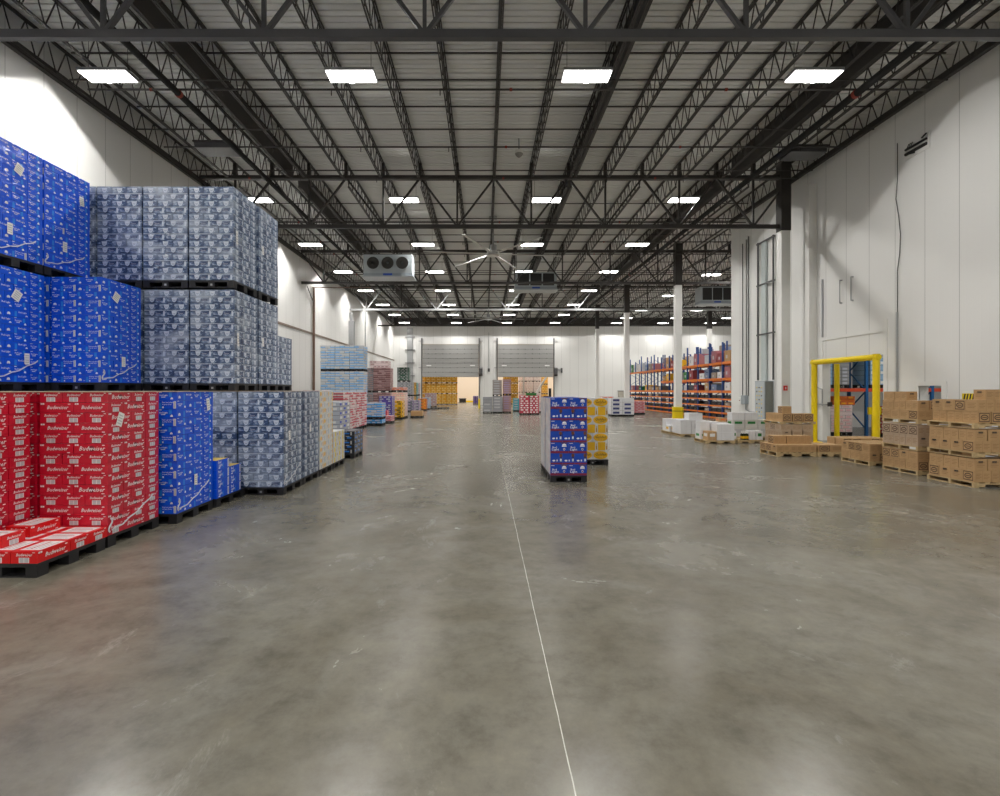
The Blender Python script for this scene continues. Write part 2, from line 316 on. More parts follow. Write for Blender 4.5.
def case_bluetall():
    L, W, H = 0.408, 0.272, 0.1525; c = Case(L, W, H, P_BLUE)
    c.rect(('+z',), -0.19, -0.125, 0.19, 0.125, mat('yellow top print', (0.75, 0.55, 0.12), 0.5))
    for f in (LONG, END):
        u = 0 if f is END else -0.06
        c.text(f, 'Bud', u-0.045, 0.038, 0.058, P_WH); c.text(f, 'Light', u-0.02, -0.010, 0.058, P_WH); c.rect(f, u+0.045, -0.06, u+0.075, 0.02, P_LBLUE); c.shape(f, ell(u-0.055, -0.06, 0.03, 0.02, 0, 180, 8), P_WH)
    c.rect(LONG, 0.145, -0.065, 0.19, 0.065, P_WH); c.rect(LONG, 0.152, -0.055, 0.183, 0.055, P_BAR, 0.002)
    return c.b.mesh('tall_blue_case'), L, W, H
K = {'bluetall': case_bluetall(), 'red': case_red(), 'redloose': case_red(True), 'blue': case_blue(), 'grey': case_greyblue(), 'wy': case_whiteyellow(),
     'wb': case_whitebright(), 'black': case_black(), 'center': case_center(), 'gold': case_golden(0), 'gold1': case_golden(1)}
CORE = {'red': P_RED, 'blue': P_BLUE, 'grey': P_BUSCH, 'wy': MATS['white film print'], 'wb': P_WCARD, 'black': P_BLACKP, 'center': MATS['bright royal print'], 'gold': MATS['white golden case board']}

def plastic_pallet(w=0.82, d=0.955):
    b = MB(); h = 0.14
    b.box(-w/2, -d/2, 0.105, w/2, d/2, h, M_BLK)
    for x in (-w/2+0.06, 0, w/2-0.06):
        for y in (-d/2+0.07, 0, d/2-0.07): b.box(x-0.058, y-0.068, 0.0, x+0.058, y+0.068, 0.105, M_BLK)
    for y in (-d/2+0.05, 0, d/2-0.05): b.box(-w/2+0.01, y-0.045, 0, w/2-0.01, y+0.045, 0.018, M_BLK)
    b.poly([(-0.02, -d/2-0.0015, 0.04), (0.02, -d/2-0.0015, 0.04), (0.02, -d/2-0.0015, 0.075), (-0.02, -d/2-0.0015, 0.075)], M_GALV)
    return b.mesh('plastic_pallet')
def wooden_pallet(w=1.02, d=1.0, h=0.12):
    """deck boards run along the aisle, notched stringers across it"""
    b = MB(); n = 7
    for k in range(n):
        x = -w/2+0.05+k*(w-0.1)/(n-1); b.box(x-0.045, -d/2, h-0.018, x+0.045, d/2, h, M_WOOD)
    for x in (-w/2+0.05, 0, w/2-0.05): b.box(x-0.045, -d/2, 0, x+0.045, d/2, 0.014, M_WOOD)
    for y in (-d/2+0.025, 0, d/2-0.025):
        a = [(-w/2, -w*0.34, 0.014), (-w*0.34, -w*0.12, h*0.6), (-w*0.12, w*0.12, 0.014), (w*0.12, w*0.34, h*0.6), (w*0.34, w/2, 0.014)]
        for x0, x1, z in a: b.box(x0, y-0.025, z, x1, y+0.025, h-0.018, M_WOOD)
    return b.mesh('wooden_pallet')
PAL = {}
def pal(kind, w, d):
    key = (kind, round(w, 2), round(d, 2))
    if key not in PAL: PAL[key] = plastic_pallet(w, d) if kind == 'p' else wooden_pallet(w, d)
    return PAL[key]

def layer(L, W, alt):
    """centres and turn of the 7 cases of a layer in a footprint 2L wide, 2W+L deep; y from the front"""
    if not alt: return [(-L/2, W/2, 0), (L/2, W/2, 0), (-W, W+L/2, 1), (0, W+L/2, 1), (W, W+L/2, 1), (-L/2, 1.5*W+L, 0), (L/2, 1.5*W+L, 0)]
    return [(-W, L/2, 1), (0, L/2, 1), (W, L/2, 1), (-L/2, L+W/2, 0), (L/2, L+W/2, 0), (-L/2, L+1.5*W, 0), (L/2, L+1.5*W, 0)]
def wrapped_load(kind, xr, y0, z0, nl, label, group, faces='fR', alt0=0, left=False, stickers=(), sheet=False, tails=False, jit=0.003):
    """shrink wrapped load: pallet + cases of the shown faces; xr = x of its right side (left side when left)"""
    me, L, W, H = K[kind]; w = 2*L; d = L+2*W
    cx = xr + w/2 if left else xr - w/2
    r = thing('pallet_load', (cx, y0+d/2, z0), label, 'pallet of drinks', group)
    link('pallet', pal('p', w, d), r)
    core = MB(); nin = 0
    for k in range(nl):
        alt = (k+alt0) % 2
        for (x, y, t) in layer(L, W, alt):
            ex, ey = (W/2, L/2) if t else (L/2, W/2)
            front = y-ey < 0.01; right = x+ex > w/2-0.01; lft = x-ex < -w/2+0.01; back = y+ey > d-0.01
            show = ('f' in faces and front) or ('R' in faces and right) or ('L' in faces and lft) or ('b' in faces and back) or ('t' in faces and k == nl-1)
            z = 0.14+k*H
            if show:
                m = me
                if kind == 'gold' and alt: m = K['gold1'][0]
                rz = (random.choice((0, math.pi)) if kind == 'red' else 0) if not t else (-math.pi/2 if random.random() < .9 else math.pi/2)
                link('case', m, r, (x+random.uniform(-jit, jit), y-d/2+random.uniform(-jit, jit), z), rz)
            else:
                nin += 1; core.box(x-ex+0.003, y-ey-d/2+0.003, z+0.001, x+ex-0.003, y+ey-d/2-0.003, z+H-0.002, CORE[kind])
    if nin: o = core.build('inner_cases', r); o['kind'] = 'stuff'
    if sheet:
        b = MB(); b.box(-w/2-0.01, -d/2-0.01, 0.14+nl*H, w/2+0.01, d/2+0.01, 0.14+nl*H+0.006, M_SHEET); b.build('top_sheet', r)
    for (face, u, z, rot, sw, sh) in stickers:      # paper labels stuck on the film
        b = MB(); c, s = math.cos(rot), math.sin(rot)
        pts = [(u+a*c-e*s, z+a*s+e*c) for a, e in ((-sw/2,-sh/2),(sw/2,-sh/2),(sw/2,sh/2),(-sw/2,sh/2))]
        bars = [[(u+a*c-e*s, z+a*s+e*c) for a, e in ((-sw*.35,sh*q),(sw*.35,sh*q),(sw*.35,sh*(q+.07)),(-sw*.35,sh*(q+.07)))] for q in (-.35, -.15, .05, .25)]
        def put(p, off):
            return (p[0], -d/2-off, p[1]) if face == 'f' else ((w/2+off, p[0], p[1]) if face == 'R' else (-w/2-off, -p[0], p[1]))
        b.poly([put(p, 0.009) for p in pts], P_PAPER)
        for q in bars: b.poly([put(p, 0.0105) for p in q], P_BAR)
        b.build('shipping_label', r)
    if tails:
        M_T = mat('bunched film', (0.72, 0.74, 0.8), 0.25, coat=0.6)
        b = MB(); z1 = 0.30
        pts = [(w/2+0.012, -d/2+0.05+t*(d*0.8), z1-0.10+0.28*(t**1.5)+0.01*math.sin(t*19)) for t in [i/12 for i in range(13)]]
        for p, q in zip(pts, pts[1:]): b.bar(p, q, 0.006, 0.016, M_T)
        pts = [(w/2+0.012, -d/2+0.03+0.03*math.sin(i), z1+0.05-0.028*i) for i in range(7)]
        for p, q in zip(pts, pts[1:]): b.bar(p, q, 0.006, 0.02, M_T)
        o = b.build('film_tail', r); o['label'] = 'bunched white stretch film near the base'
    return r

# ------------------------------------------------------------------ shell
XL, XR, YB, YF, HT, XF = -11.3, 12.6, 63.3, -14.0, 10.9, 33.0
def wallbox(name, boxes, label, m=M_WALL):
    b = MB()
    for q in boxes: b.box(*q, m)
    return struct(b.build(name), label, 'wall')
b = MB(); b.box(XL-0.3, YF-0.3, -0.2, XF+0.3, 80.3, 0, M_FLOOR); struct(b.build('floor'), 'polished grey concrete warehouse floor with pale saw-cut joints', 'floor')
wallbox('wall_left', [(XL-0.3, YF, 0, XL, YB+0.3, HT+0.2)], 'tall white panelled wall behind the stacked blue pallets')
wallbox('wall_right', [(XR, YF, 0, XR+0.27, 14.06, HT), (XR, 14.06, 0, XR+0.27, 14.8, 1.45), (XR, 14.06, 2.0, XR+0.27, 14.8, HT), (XR, 14.8, 0, XR+0.27, 16.1, HT),
    (XR, 16.1, 2.93, XR+0.27, 19.0, HT), (XR, 19.0, 0, XR+0.27, 26.1, HT)], 'tall white panelled wall with the yellow-guarded doorway')
wallbox('wall_back', [(XL, YB, 0, -7.8, YB+0.3, HT), (-0.75, YB, 0, 1.54, YB+0.3, HT), (8.5, YB, 0, XF, YB+0.3, HT), (-7.8, YB, 7.4, -0.75, YB+0.3, HT), (1.54, YB, 7.4, 8.5, YB+0.3, HT)], 'white far wall with two part-open overhead doors')
wallbox('wall_partition', [(XR+0.27, 25.83, 0, XF, 26.1, HT)], 'white cross wall closing the side room')
wallbox('wall_far_right', [(XF, YF, 0, XF+0.3, YB, HT)], 'white wall beyond the racking')
wallbox('wall_front', [(XL, YF-0.3, 0, XF, YF, HT)], 'white wall behind the viewpoint')
wallbox('wall_side_room', [(XR+0.27, 4.0, 0, XF, 4.3, HT)], 'white end wall of the side room')
wallbox('wall_dock', [(XL, 80, 0, XR, 80.3, 7.8), (XL-0.3, YB+0.3, 0, XL, 80.3, 7.8), (XR, YB+0.3, 0, XR+0.3, 80.3, 7.8), (XL-0.3, YB+0.3, 7.8, XR+0.3, 80.3, 8.0)], 'cream walls of the room beyond the overhead doors', M_CREAM)
# corrugated deck: ribs run across the hall
def deck():
    M = mat('galvanised roof deck', (0.82, 0.83, 0.82), 0.45, 0.0, noise=0.10, scale=0.6); b = MB(); i = b.mi(M); y = YF-0.3; pr = []
    while y < YB+0.3:
        pr += [(y, HT+0.065), (y+0.042, HT+0.065), (y+0.048, HT+0.004), (y+0.194, HT+0.004)]; y += 0.2
    pr.append((y, HT+0.05))
    for k, (yy, zz) in enumerate(pr): b.v += [(XL-0.3, yy, zz), (XF+0.3, yy, zz)]
    for k in range(len(pr)-1): b.f.append((2*k, 2*k+2, 2*k+3, 2*k+1)); b.m.append(i)
    b.box(XL-0.3, YF-0.3, HT+0.10, XF+0.3, YB+0.3, HT+0.25, M)
    return b.build('ceiling')
struct(deck(), 'corrugated grey steel roof deck above the joists', 'ceiling')

# roof trusses across the hall
TY = [9.05+11.15*k for k in range(5)]; TY[0] = 9.3
ZBS = [8.35, 8.35, 8.47, 8.58, 8.65]; ZTS = [10.30, 10.28, 10.40, 10.48, 10.52]
def truss(y, x0, x1, idx, name='roof_truss'):
    ZB, ZT = ZBS[idx], ZTS[idx]
    b = MB(); m = M_STEEL2 if idx == 0 else M_STEEL; mb = M_GALV if idx == 3 else m  # fourth truss: light on lower chord and alternate webs painted as paler steel
    b.box(x0, y-0.06, ZB-0.075, x1, y+0.06, ZB+0.075, mb); b.box(x0, y-0.08, ZT-0.08, x1, y+0.08, ZT+0.08, m)
    X = -1.1-2.93*4
    while X < x1+3:
        t0, t1 = X-1.465, X+1.465
        if x0 <= X <= x1:
            b.bar((X, y, ZB), (X, y, ZT), 0.07, 0.07, m)
            for t in (t0, t1):
                tt = min(max(t, x0), x1)
                if abs(tt-X) > 0.2: b.bar((X, y, ZB), (tt, y, ZB+(ZT-ZB)*abs(tt-X)/1.465), 0.08, 0.07, mb if idx == 3 and abs(round((X+1.1)/2.93)) % 2 else m)
        X += 2.93
    for k in range(int((x1-x0)/1.465)+1):
        X = -1.1-1.465*7+1.465*k
        if x0 < X < x1: b.box(X-0.06, y-0.08, ZT+0.09, X+0.06, y+0.08, HT-0.04, m)
    names = ['nearest roof truss crossing above the front pallets', 'second roof truss, ending on the dark-topped column at the right wall', 'third roof truss, behind the first big ceiling fan',
             'fourth roof truss with pale lower chord', 'fifth roof truss close to the far wall']
    return struct(b.build(name), names[idx] if name == 'roof_truss' else 'roof truss continuing over the racking, row %d' % (idx+1), 'roof truss')
for i, y in enumerate(TY):
    truss(y, XL+0.03, 11.9 if i < 2 else XF-0.05, i)
# joists
def joist_mesh(length, solid=False):
    b = MB(); z0, z1 = 10.07-10.9, -0.03
    for s in (-0.028, 0.028):
        b.box(s-0.016, -0.0, z1-0.045, s+0.016, length, z1, M_STEEL); b.box(s-0.016, 0.35, z0-0.018, s+0.016, length-0.35, z0+0.02, M_STEEL)
    n = int(round((length-0.7)/0.61)); st = (length-0.7)/n
    if solid:
        b.box(-0.012, 0.3, z0, 0.012, length-0.3, z1-0.02, M_STEEL)
    else:
        for k in range(n):
            y = 0.35+k*st; b.bar((0, y, z0), (0, y+st/2, z1-0.03), 0.022, 0.022, M_STEEL); b.bar((0, y+st/2, z1-0.03), (0, y+st, z0), 0.022, 0.022, M_STEEL)
    b.bar((0, 0.35, z0), (0, 0.02, z1-0.04), 0.03, 0.03, M_STEEL); b.bar((0, length-0.35, z0), (0, length-0.02, z1-0.04), 0.03, 0.03, M_STEEL)
    return b.mesh('roof_joist')
JF = joist_mesh(TY[1]-TY[0]-0.04); JFS = joist_mesh(TY[1]-TY[0]-0.04, True); JM = joist_mesh(11.11); JL = joist_mesh(YB-TY[4]-0.04); JS = joist_mesh(11.11, True); JLS = joist_mesh(YB-TY[4]-0.04, True)
spans = [(TY[0]-11.15, JM, JS)]+[(TY[0], JF, JFS)]+[(y, JM, JS) for y in TY[1:4]]+[(TY[4], JL, JLS)]
for si, (y, me, ms) in enumerate(spans):
    x = -1.1-1.465*7+0.22; k = -7
    while x < 32:
        if not (si < 2 and x > 12.4):
            o = link('roof_joist', me, None, (x, y+0.02, 10.9)); struct(o, 'open web steel roof joist running away from the viewer under the deck', 'roof joist', 'roof joists')
        k += 1; x = -1.1+1.465*k
    for xb in (-7.5, 3.48, 9.62):
        o = link('roof_baffle', ms, None, (xb, y+0.02, 10.9)); struct(o, 'solid dark plate beam running away between the open roof joists', 'roof beam', 'solid plate beams under the deck')
# bridging bars and sprinkler pipes across the joists
for bi, y in enumerate([TY[0]-11.15]+TY[:5]):
    for (dy, z) in ((4.15, 10.06), (4.2, 10.80), (6.7, 10.06), (6.75, 10.8), (9.7, 10.06)):
        if y+dy > YB-0.3: continue
        b = MB(); b.box(XL+0.35, y+dy-0.017, z-0.017, XR-0.4 if y < 15 else XF-0.2, y+dy+0.017, z+0.017, M_STEEL)
        struct(b.build('bridging_bar'), 'thin dark bridging bar crossing the roof joists', 'bridging bar', 'bridging bars across the joists')
    for dy in (4.45, 7.7, 10.2):
        if y+dy > YB-0.3: continue
        b = MB(); b.cyl((XL+0.6, y+dy, 9.98), (XR-0.6 if y < 15 else XF-0.4, y+dy, 9.98), 0.028, M_STEEL, 8); x = -10.0
        while x < 12: b.cyl((x, y+dy, 9.98), (x, y+dy, 9.82), 0.014, M_STEEL, 6); x += 2.93
        o = struct(b.build('sprinkler_pipe'), 'dark sprinkler branch pipe crossing below the joists', 'sprinkler pipe', 'sprinkler branch pipes')
        b = MB()
        for x in (-9.0, -0.2+0.9, 6.5): b.cyl((x-0.035, y+dy, 9.98), (x+0.035, y+dy, 9.98), 0.042, M_RED, 8)
        b.build('coupling', o)
for (x, z, r, lab) in ((-8.25, 9.86, 0.085, 'long black sprinkler main under the roof above the grey-blue pallets'), (10.0, 9.86, 0.10, 'thick black sprinkler main under the roof beside the right wall')):
    b = MB(); b.cyl((x, -2, z), (x, 62.5, z), r, M_PIPE, 12); o = struct(b.build('sprinkler_main'), lab, 'sprinkler main')
    b = MB()
    for k in range(6): b.cyl((x, 3+k*10.7, z), (x, 3.09+k*10.7, z), r+0.015, M_RED if k % 2 else M_STEEL, 12)
    b.build('coupling', o)
# heavy dark edge angle along the left wall and ledger on the right wall
b = MB(); b.box(XL, -4, 10.0, XL+0.12, YB, 10.22, M_STEEL); struct(b.build('trim_1'), 'dark steel ledger along the top of the left wall', 'trim')
b = MB(); b.box(XR-0.1, -4, 10.35, XR, 26.1, 10.55, M_STEEL); struct(b.build('trim_2'), 'dark steel ledger along the top of the right wall', 'trim')
b = MB(); b.box(XL, 20, 5.50, XL+0.05, YB, 5.62, mat('brown rail', (0.22, 0.17, 0.14), 0.5)); struct(b.build('trim_3'), 'thin brown rail running level along the left wall', 'trim')
b = MB(); b.box(XL, YB-0.06, 9.95, XF, YB, 10.85, M_STEEL); struct(b.build('trim_7'), 'dark steel band along the top of the far wall', 'trim')
# columns
def column(x, y, label, guard=False, r=0.19, zt=7.4):
    b = MB(); b.box(x-r, y-r, 0, x+r, y+r, zt, M_WHITE); o = struct(b.build('column'), label, 'column')
    b = MB(); b.box(x-r-0.015, y-r-0.015, zt, x+r+0.015, y+r+0.015, HT-0.05 if zt < 10 else zt+0.01, M_STEEL); b.build('column_head', o)
    if guard:
        g = MB(); g.cyl((x, y, 0), (x, y, 0.84), 0.33, M_YEL, 20); g.cyl((x, y, 0.58), (x, y, 0.61), 0.335, M_DARK, 20)
        tag(g.build('column_guard'), 'round yellow guard around the base of the white column near the racking', 'column guard')
    return o
column(11.82, 20.2, 'white square column standing against the right wall', r=0.175, zt=8.15)
column(11.85, TY[2], 'white column with yellow base guard in front of the racking', True, 0.19, 8.3)
column(11.8, TY[3], 'white column by the far end of the racking', False, 0.19, 8.3)
column(11.8, TY[4], 'slim white column nearest the far wall', False, 0.16, 8.3)
column(23.6, TY[4], 'white column rising behind the racking', False, 0.2, 8.3)
b = MB(); b.box(12.3, 19.35, 0, 12.6, 19.6, 9.7, M_WHITE); struct(b.build('trim_4'), 'white boxed pipe chase beside the wall column', 'trim')

# ------------------------------------------------------------------ ceiling lights
def lamp_data():
    l = bpy.data.lights.new('high_bay_lamp', 'POINT'); l.energy = LAMP_W; l.color = LAMP_COL; l.shadow_soft_size = 0.10; l.use_nodes = True
    nt = l.node_tree; N = nt.nodes; em = N['Emission']
    tc = N.new('ShaderNodeTexCoord'); sp = N.new('ShaderNodeSeparateXYZ'); nt.links.new(tc.outputs['Normal'], sp.inputs[0])
    def M(op, a, b_=None):
        n = N.new('ShaderNodeMath'); n.operation = op
        for i, q in enumerate((a, b_)):
            if q is None: continue
            if isinstance(q, (int, float)): n.inputs[i].default_value = q
            else: nt.links.new(q, n.inputs[i])
        return n.outputs[0]
    ay = M('ABSOLUTE', sp.outputs[1]); az = M('ABSOLUTE', sp.outputs[2])
    ratio = M('DIVIDE', az, M('ADD', ay, 0.001))
    mr = N.new('ShaderNodeMapRange'); mr.interpolation_type = 'SMOOTHSTEP'; mr.inputs['From Min'].default_value = 0.50; mr.inputs['From Max'].default_value = 0.66
    mr.inputs['To Min'].default_value = 0.0; mr.inputs['To Max'].default_value = 1.0
    nt.links.new(ratio, mr.inputs['Value'])
    down = M('LESS_THAN', sp.outputs[2], 0.0)
    prof = M('ADD', M('MULTIPLY', M('ADD', M('MULTIPLY', az, 0.95), 0.05), M('MULTIPLY', mr.outputs[0], down)), M('MULTIPLY', M('GREATER_THAN', sp.outputs[2], 0.4), 0.36))
    nt.links.new(prof, em.inputs['Strength'])
    return l
LD = lamp_data()
b = MB(); b.box(-0.62, -0.26, 0.02, 0.62, 0.26, 0.10, M_GALV); b.box(-0.2, -0.1, 0.10, 0.2, 0.1, 0.16, M_GALV); LH = b.mesh('housing')
b = MB(); b.box(-0.59, -0.235, 0.0, 0.59, 0.235, 0.018, mat('glowing diffuser', (0.9, 0.9, 0.9), 0.5, emit=LAMP_COL, estr=DIFFUSER, noise=0.0)); LG = b.mesh('diffuser')
b = MB(); b.cyl((0, 0, 0.1), (0, 0, 0.98), 0.006, M_STEEL, 5); LC = b.mesh('hanger')
ROWS = [-9.9, -3.3, 4.6, 13.07, 21.6, 28.2, 34.7, 41.3, 48.1, 54.5, 61.0]; LX = [-9.66, -3.42, 2.6, 8.42]
ORD = ['first', 'second', 'third', 'fourth', 'fifth', 'sixth', 'seventh', 'eighth']
def ceiling_light(x, y, label, z=9.9):
    r = thing('ceiling_light', (x, y, z), label, 'ceiling light', 'high bay ceiling lights')
    link('housing', LH, r); link('diffuser', LG, r); link('hanger', LC, r, (-0.5, 0, 0)); link('hanger', LC, r, (0.5, 0, 0))
    o = bpy.data.objects.new('lamp', LD); COL.objects.link(o); o.parent = r; o.location = (0, 0, -0.03)
    o.visible_camera = True
    return r
cols = ['nearest the left wall', 'second from the left wall', 'third from the left wall', 'fourth from the left wall']
for ri, y in enumerate(ROWS):
    for ci, x in enumerate(LX):
        if ri < 3: lab = 'ceiling light over the viewpoint, %s row, %s' % (('rear', 'middle', 'front')[ri], cols[ci])
        else: lab = 'glowing rectangular ceiling light, %s row from the front, %s' % (ORD[ri-3], cols[ci])
        ceiling_light(x, y, lab)
for i, y in enumerate((30.0, 35.6, 43.5, 51.4, 57.0, 61.3)):
    for j, x in enumerate((15.8, 21.4, 27.1)):
        ceiling_light(x, y, 'glowing ceiling light above the racking, %s row, %s from the hall' % (ORD[i], ORD[j]))
for x, y, t in ((16.5, 12.0, 'near'), (16.5, 19.0, 'far'), (21.0, 15.5, 'inner')): ceiling_light(x, y, 'ceiling light in the side room behind the yellow guarded doorway, the %s one' % t, 8.0)
def dock_lamp(x, y):
    l = bpy.data.lights.new('dock_lamp', 'AREA'); l.shape = 'RECTANGLE'; l.size = 2.5; l.size_y = 0.6; l.energy = 240; l.color = (1.0, 0.92, 0.82)
    r = thing('ceiling_light', (x, y, 7.6), 'warm ceiling light in the cream dock room, %s row, column at %s' % ('near' if y < 70 else 'far', {-8: 'the far left', -2: 'mid left', 4: 'mid right', 10: 'the far right'}[x]), 'ceiling light', 'dock room lights')
    b = MB(); b.box(-1.3, -0.35, 0.02, 1.3, 0.35, 0.19, M_GALV); b.build('housing', r)
    o = bpy.data.objects.new('lamp', l); COL.objects.link(o); o.parent = r
for x in (-8, -2, 4, 10):
    for y in (68, 75): dock_lamp(x, y)

# ------------------------------------------------------------------ big ceiling fans, cooling units, dome
def big_fan(x, y, label, z=8.95, a0=0.12):
    M_F = mat('brushed aluminium', (0.62, 0.62, 0.61), 0.35, 0.7)
    r = thing('ceiling_fan', (x, y, z), label, 'ceiling fan', 'big ceiling fans')
    b = MB(); b.cyl((0,0,0.1), (0,0,HT-z-0.02), 0.05, M_GALV, 10); b.box(-0.2,-0.2,HT-z-0.12,0.2,0.2,HT-z-0.05, M_GALV); b.build('drop_rod', r)
    b = MB(); b.cyl((0,0,-0.1), (0,0,0.12), 0.32, M_F, 20); b.cyl((0,0,0.12), (0,0,0.45), 0.19, M_GALV, 14); b.build('motor_hub', r)
    for k in range(6):
        b = MB(); b.box(0.25, -0.07, -0.012, 3.6, 0.07, 0.012, M_F); b.box(0.25, 0.04, 0.0, 3.6, 0.08, 0.022, M_F)
        b.build('fan_blade', r, (0, 0, 0), a0+k*math.pi/3)
big_fan(0.42, 26.5, 'huge aluminium ceiling fan hanging behind the second roof truss')
big_fan(0.35, 51.0, 'huge aluminium ceiling fan hanging close to the far wall', 9.0, 0.1)
def cooler(x0, x1, y, z0, z1, label, fans=True):
    M_C = mat('cooler casing', (0.50, 0.55, 0.58), 0.4, 0.4); r = thing('cooling_unit', ((x0+x1)/2, y, z0), label, 'cooling unit', 'ceiling cooling units')
    w = (x1-x0)/2; h = z1-z0; b = MB(); b.box(-w, 0, 0.22, w, 1.0, h, M_C); b.box(-w-0.08, -0.1, 0.0, w+0.08, 1.1, 0.06, M_C); b.box(-w, 0, 0.06, w, 0.95, 0.22, mat('cooler tray', (0.35, 0.40, 0.45), 0.4)); b.build('casing', r)
    for k in range(3):
        cx = -w+w*(2*k+1)/3*0.9+0.10*w
        if fans:
            b = MB(); b.cyl((cx, -0.05, h*0.62), (cx, 0.0, h*0.62), h*0.30, M_C, 22); b.cyl((cx, -0.06, h*0.62), (cx, -0.045, h*0.62), h*0.27, mat('fan grille', (0.03, 0.028, 0.025), 0.6), 22)
            for q in range(3): b.cyl((cx, -0.066, h*0.62), (cx, -0.061, h*0.62), h*(0.05+0.0*q), M_GALV, 10)
            b.build('fan', r)
        else:
            b = MB(); b.box(cx-w*0.27, -0.03, 0.3, cx+w*0.27, 0.0, h-0.08, M_DARK); b.build('intake_panel', r)
    b = MB(); b.box(-0.25, -0.03, 0.10, 0.25, -0.001, 0.2, mat('blue plate', (0.02, 0.08, 0.45), 0.5)); b.build('name_plate', r)
    for sx in (-w+0.1, w-0.1):
        for sy in (0.1, 0.9): b = MB(); b.cyl((sx, sy, h), (sx, sy, HT-z0-0.03), 0.012, M_STEEL, 6); b.build('hanger', r)
cooler(-6.75, -4.05, 28.3, 8.15, 9.40, 'pale cooling unit with three round fans hanging on the left side')
cooler(1.95, 4.65, 33.0, 8.35, 9.5, 'cooling unit with three dark square panels hanging near mid ceiling', False)
cooler(16.3, 18.9, 38.6, 8.4, 9.7, 'cooling unit hanging above the racking behind the wall corner', False)
r = thing('dome_camera', (1.22, 18.3, 10.3), 'small white dome camera hanging from a roof joist', 'camera')
b = MB(); b.cyl((0,0,0.1), (0,0,0.62), 0.03, M_GALV, 8); b.cyl((0,0,0.06), (0,0,0.16), 0.15, M_WHITE, 16); b.build('mount', r)
b = MB()
for k in range(5): b.cyl((0,0,0.06-0.03*k), (0,0,0.03-0.03*k), 0.14*math.cos(k*0.3), mat('smoked dome', (0.35,0.34,0.32), 0.2), 16, 0.14*math.cos((k+1)*0.3))
b.build('dome', r)
b = MB(); b.box(-0.6, -0.35, 0.3, 0.6, 0.35, 0.5, M_STEEL2); b.box(-0.65, -0.4, 0.48, 0.65, 0.4, 0.52, M_STEEL)
for s in (-0.5, 0.5): b.cyl((s, 0, 0.5), (s, 0, 1.25), 0.015, M_STEEL, 6)
UH = b.mesh('unit_heater')
tag(link('ceiling_hatch_unit', UH, None, (-9.0, 17.2, 9.6)), 'dark louvred unit hanging among the joists above the grey-blue pallets', 'ventilation unit')
tag(link('ceiling_hatch_unit', UH, None, (10.9, 17.5, 9.6)), 'dark louvred unit hanging among the joists by the right wall', 'ventilation unit')

# ------------------------------------------------------------------ far wall: overhead doors
def overhead_door(n, x0, x1, label):
    r = struct(link('door_%d' % n, None, None, (x0, YB-0.1, 0)), label, 'door'); w = x1-x0
    zb, zt = 3.5, 7.5; hs = (zt-zb)/7
    for k in range(7):
        b = MB(); b.box(0.05, -0.05, zb+k*hs+0.012, w-0.05, 0.0, zb+(k+1)*hs-0.012, M_DOOR); b.box(0.05, -0.07, zb+k*hs+0.012, w-0.05, -0.05, zb+k*hs+0.10, M_DOOR)
        b.box(0.05, -0.03, zb+k*hs-0.012, w-0.05, -0.005, zb+k*hs+0.012, M_DARK)
        p = b.build('door_panel', r)
        for j in range(7 if k > 0 else 0):
            h = MB(); h.box(w*(j+0.9)/7.9-0.04, -0.10, zb+k*hs-0.04, w*(j+0.9)/7.9+0.04, -0.072, zb+k*hs+0.05, M_STEEL2); h.build('hinge', p)
    b = MB()
    for x in (0.55, w-1.1): b.box(x, -0.075, zb+2.35*hs, x+0.6, -0.052, zb+2.55*hs, M_WHITE)
    for i, x in enumerate((0.55, w-1.1)):
        q = MB(); q.box(x, -0.078, zb+2.35*hs, x+0.6, -0.052, zb+2.55*hs, mat('lit white strip', (0.9,0.9,0.9), 0.4)); q.build('view_slot', r)
    for x in (-0.09, w-0.03):
        b = MB(); b.box(x, -0.12, 0, x+0.12, 0.02, 8.3, M_STEEL2); b.build('door_track', r)
        for z in (2.6+2, 7.9):
            q = MB(); q.box(x-0.35 if x < 1 else x, -0.1, z, x+0.1 if x < 1 else x+0.5, 0.0, z+0.07, M_GALV); q.build('track_bracket', r)
    b = MB(); b.box(w+0.05, -0.35, 3.9, w+0.45, -0.02, 4.55, M_STEEL2); b.cyl((w+0.05, -0.2, 3.8), (w+0.45, -0.2, 3.8), 0.22, M_STEEL, 12); b.build('door_motor', r)
    b = MB(); b.box(-0.02, -0.1, 7.48, w+0.02, 0.0, 7.56, mat('seal strip', (0.42, 0.38, 0.32), 0.6)); b.build('door_seal', r)
overhead_door(1, -7.8, -0.75, 'left grey sectional overhead door, raised part way above yellow cartons')
overhead_door(2, 1.54, 8.5, 'right grey sectional overhead door, raised part way')
b = MB()
for x in (-9.6, -9.0): b.box(x-0.05, YB-0.16, 2.6, x+0.05, YB-0.04, 9.5, M_GALV)
b.box(-9.55, YB-0.14, 2.6, -9.05, YB-0.08, 9.5, M_GALV)
for z in (3.6, 5.2, 6.8, 8.4): b.box(-9.9, YB-0.2, z, -8.7, YB-0.05, z+0.07, M_STEEL2)
tag(b.build('cable_tray'), 'tall galvanised cable tray on the far wall left of the overhead doors', 'cable tray')
b = MB(); b.box(0.35, YB-0.15, 4.15, 0.6, YB-0.001, 4.55, M_STEEL2); b.cyl((0.47, YB-0.08, 4.5), (0.47, YB-0.08, 9.0), 0.03, M_GALV, 6); tag(b.build('control_box'), 'small dark control box with conduit between the two overhead doors', 'control box')
b = MB(); b.box(9.4, YB-0.1, 4.0, 9.6, YB-0.001, 4.6, M_STEEL2); b.box(8.98, YB-0.1, 4.35, 9.5, YB-0.04, 4.42, M_GALV); tag(b.build('control_box'), 'small control box on the far wall right of the right overhead door', 'control box')
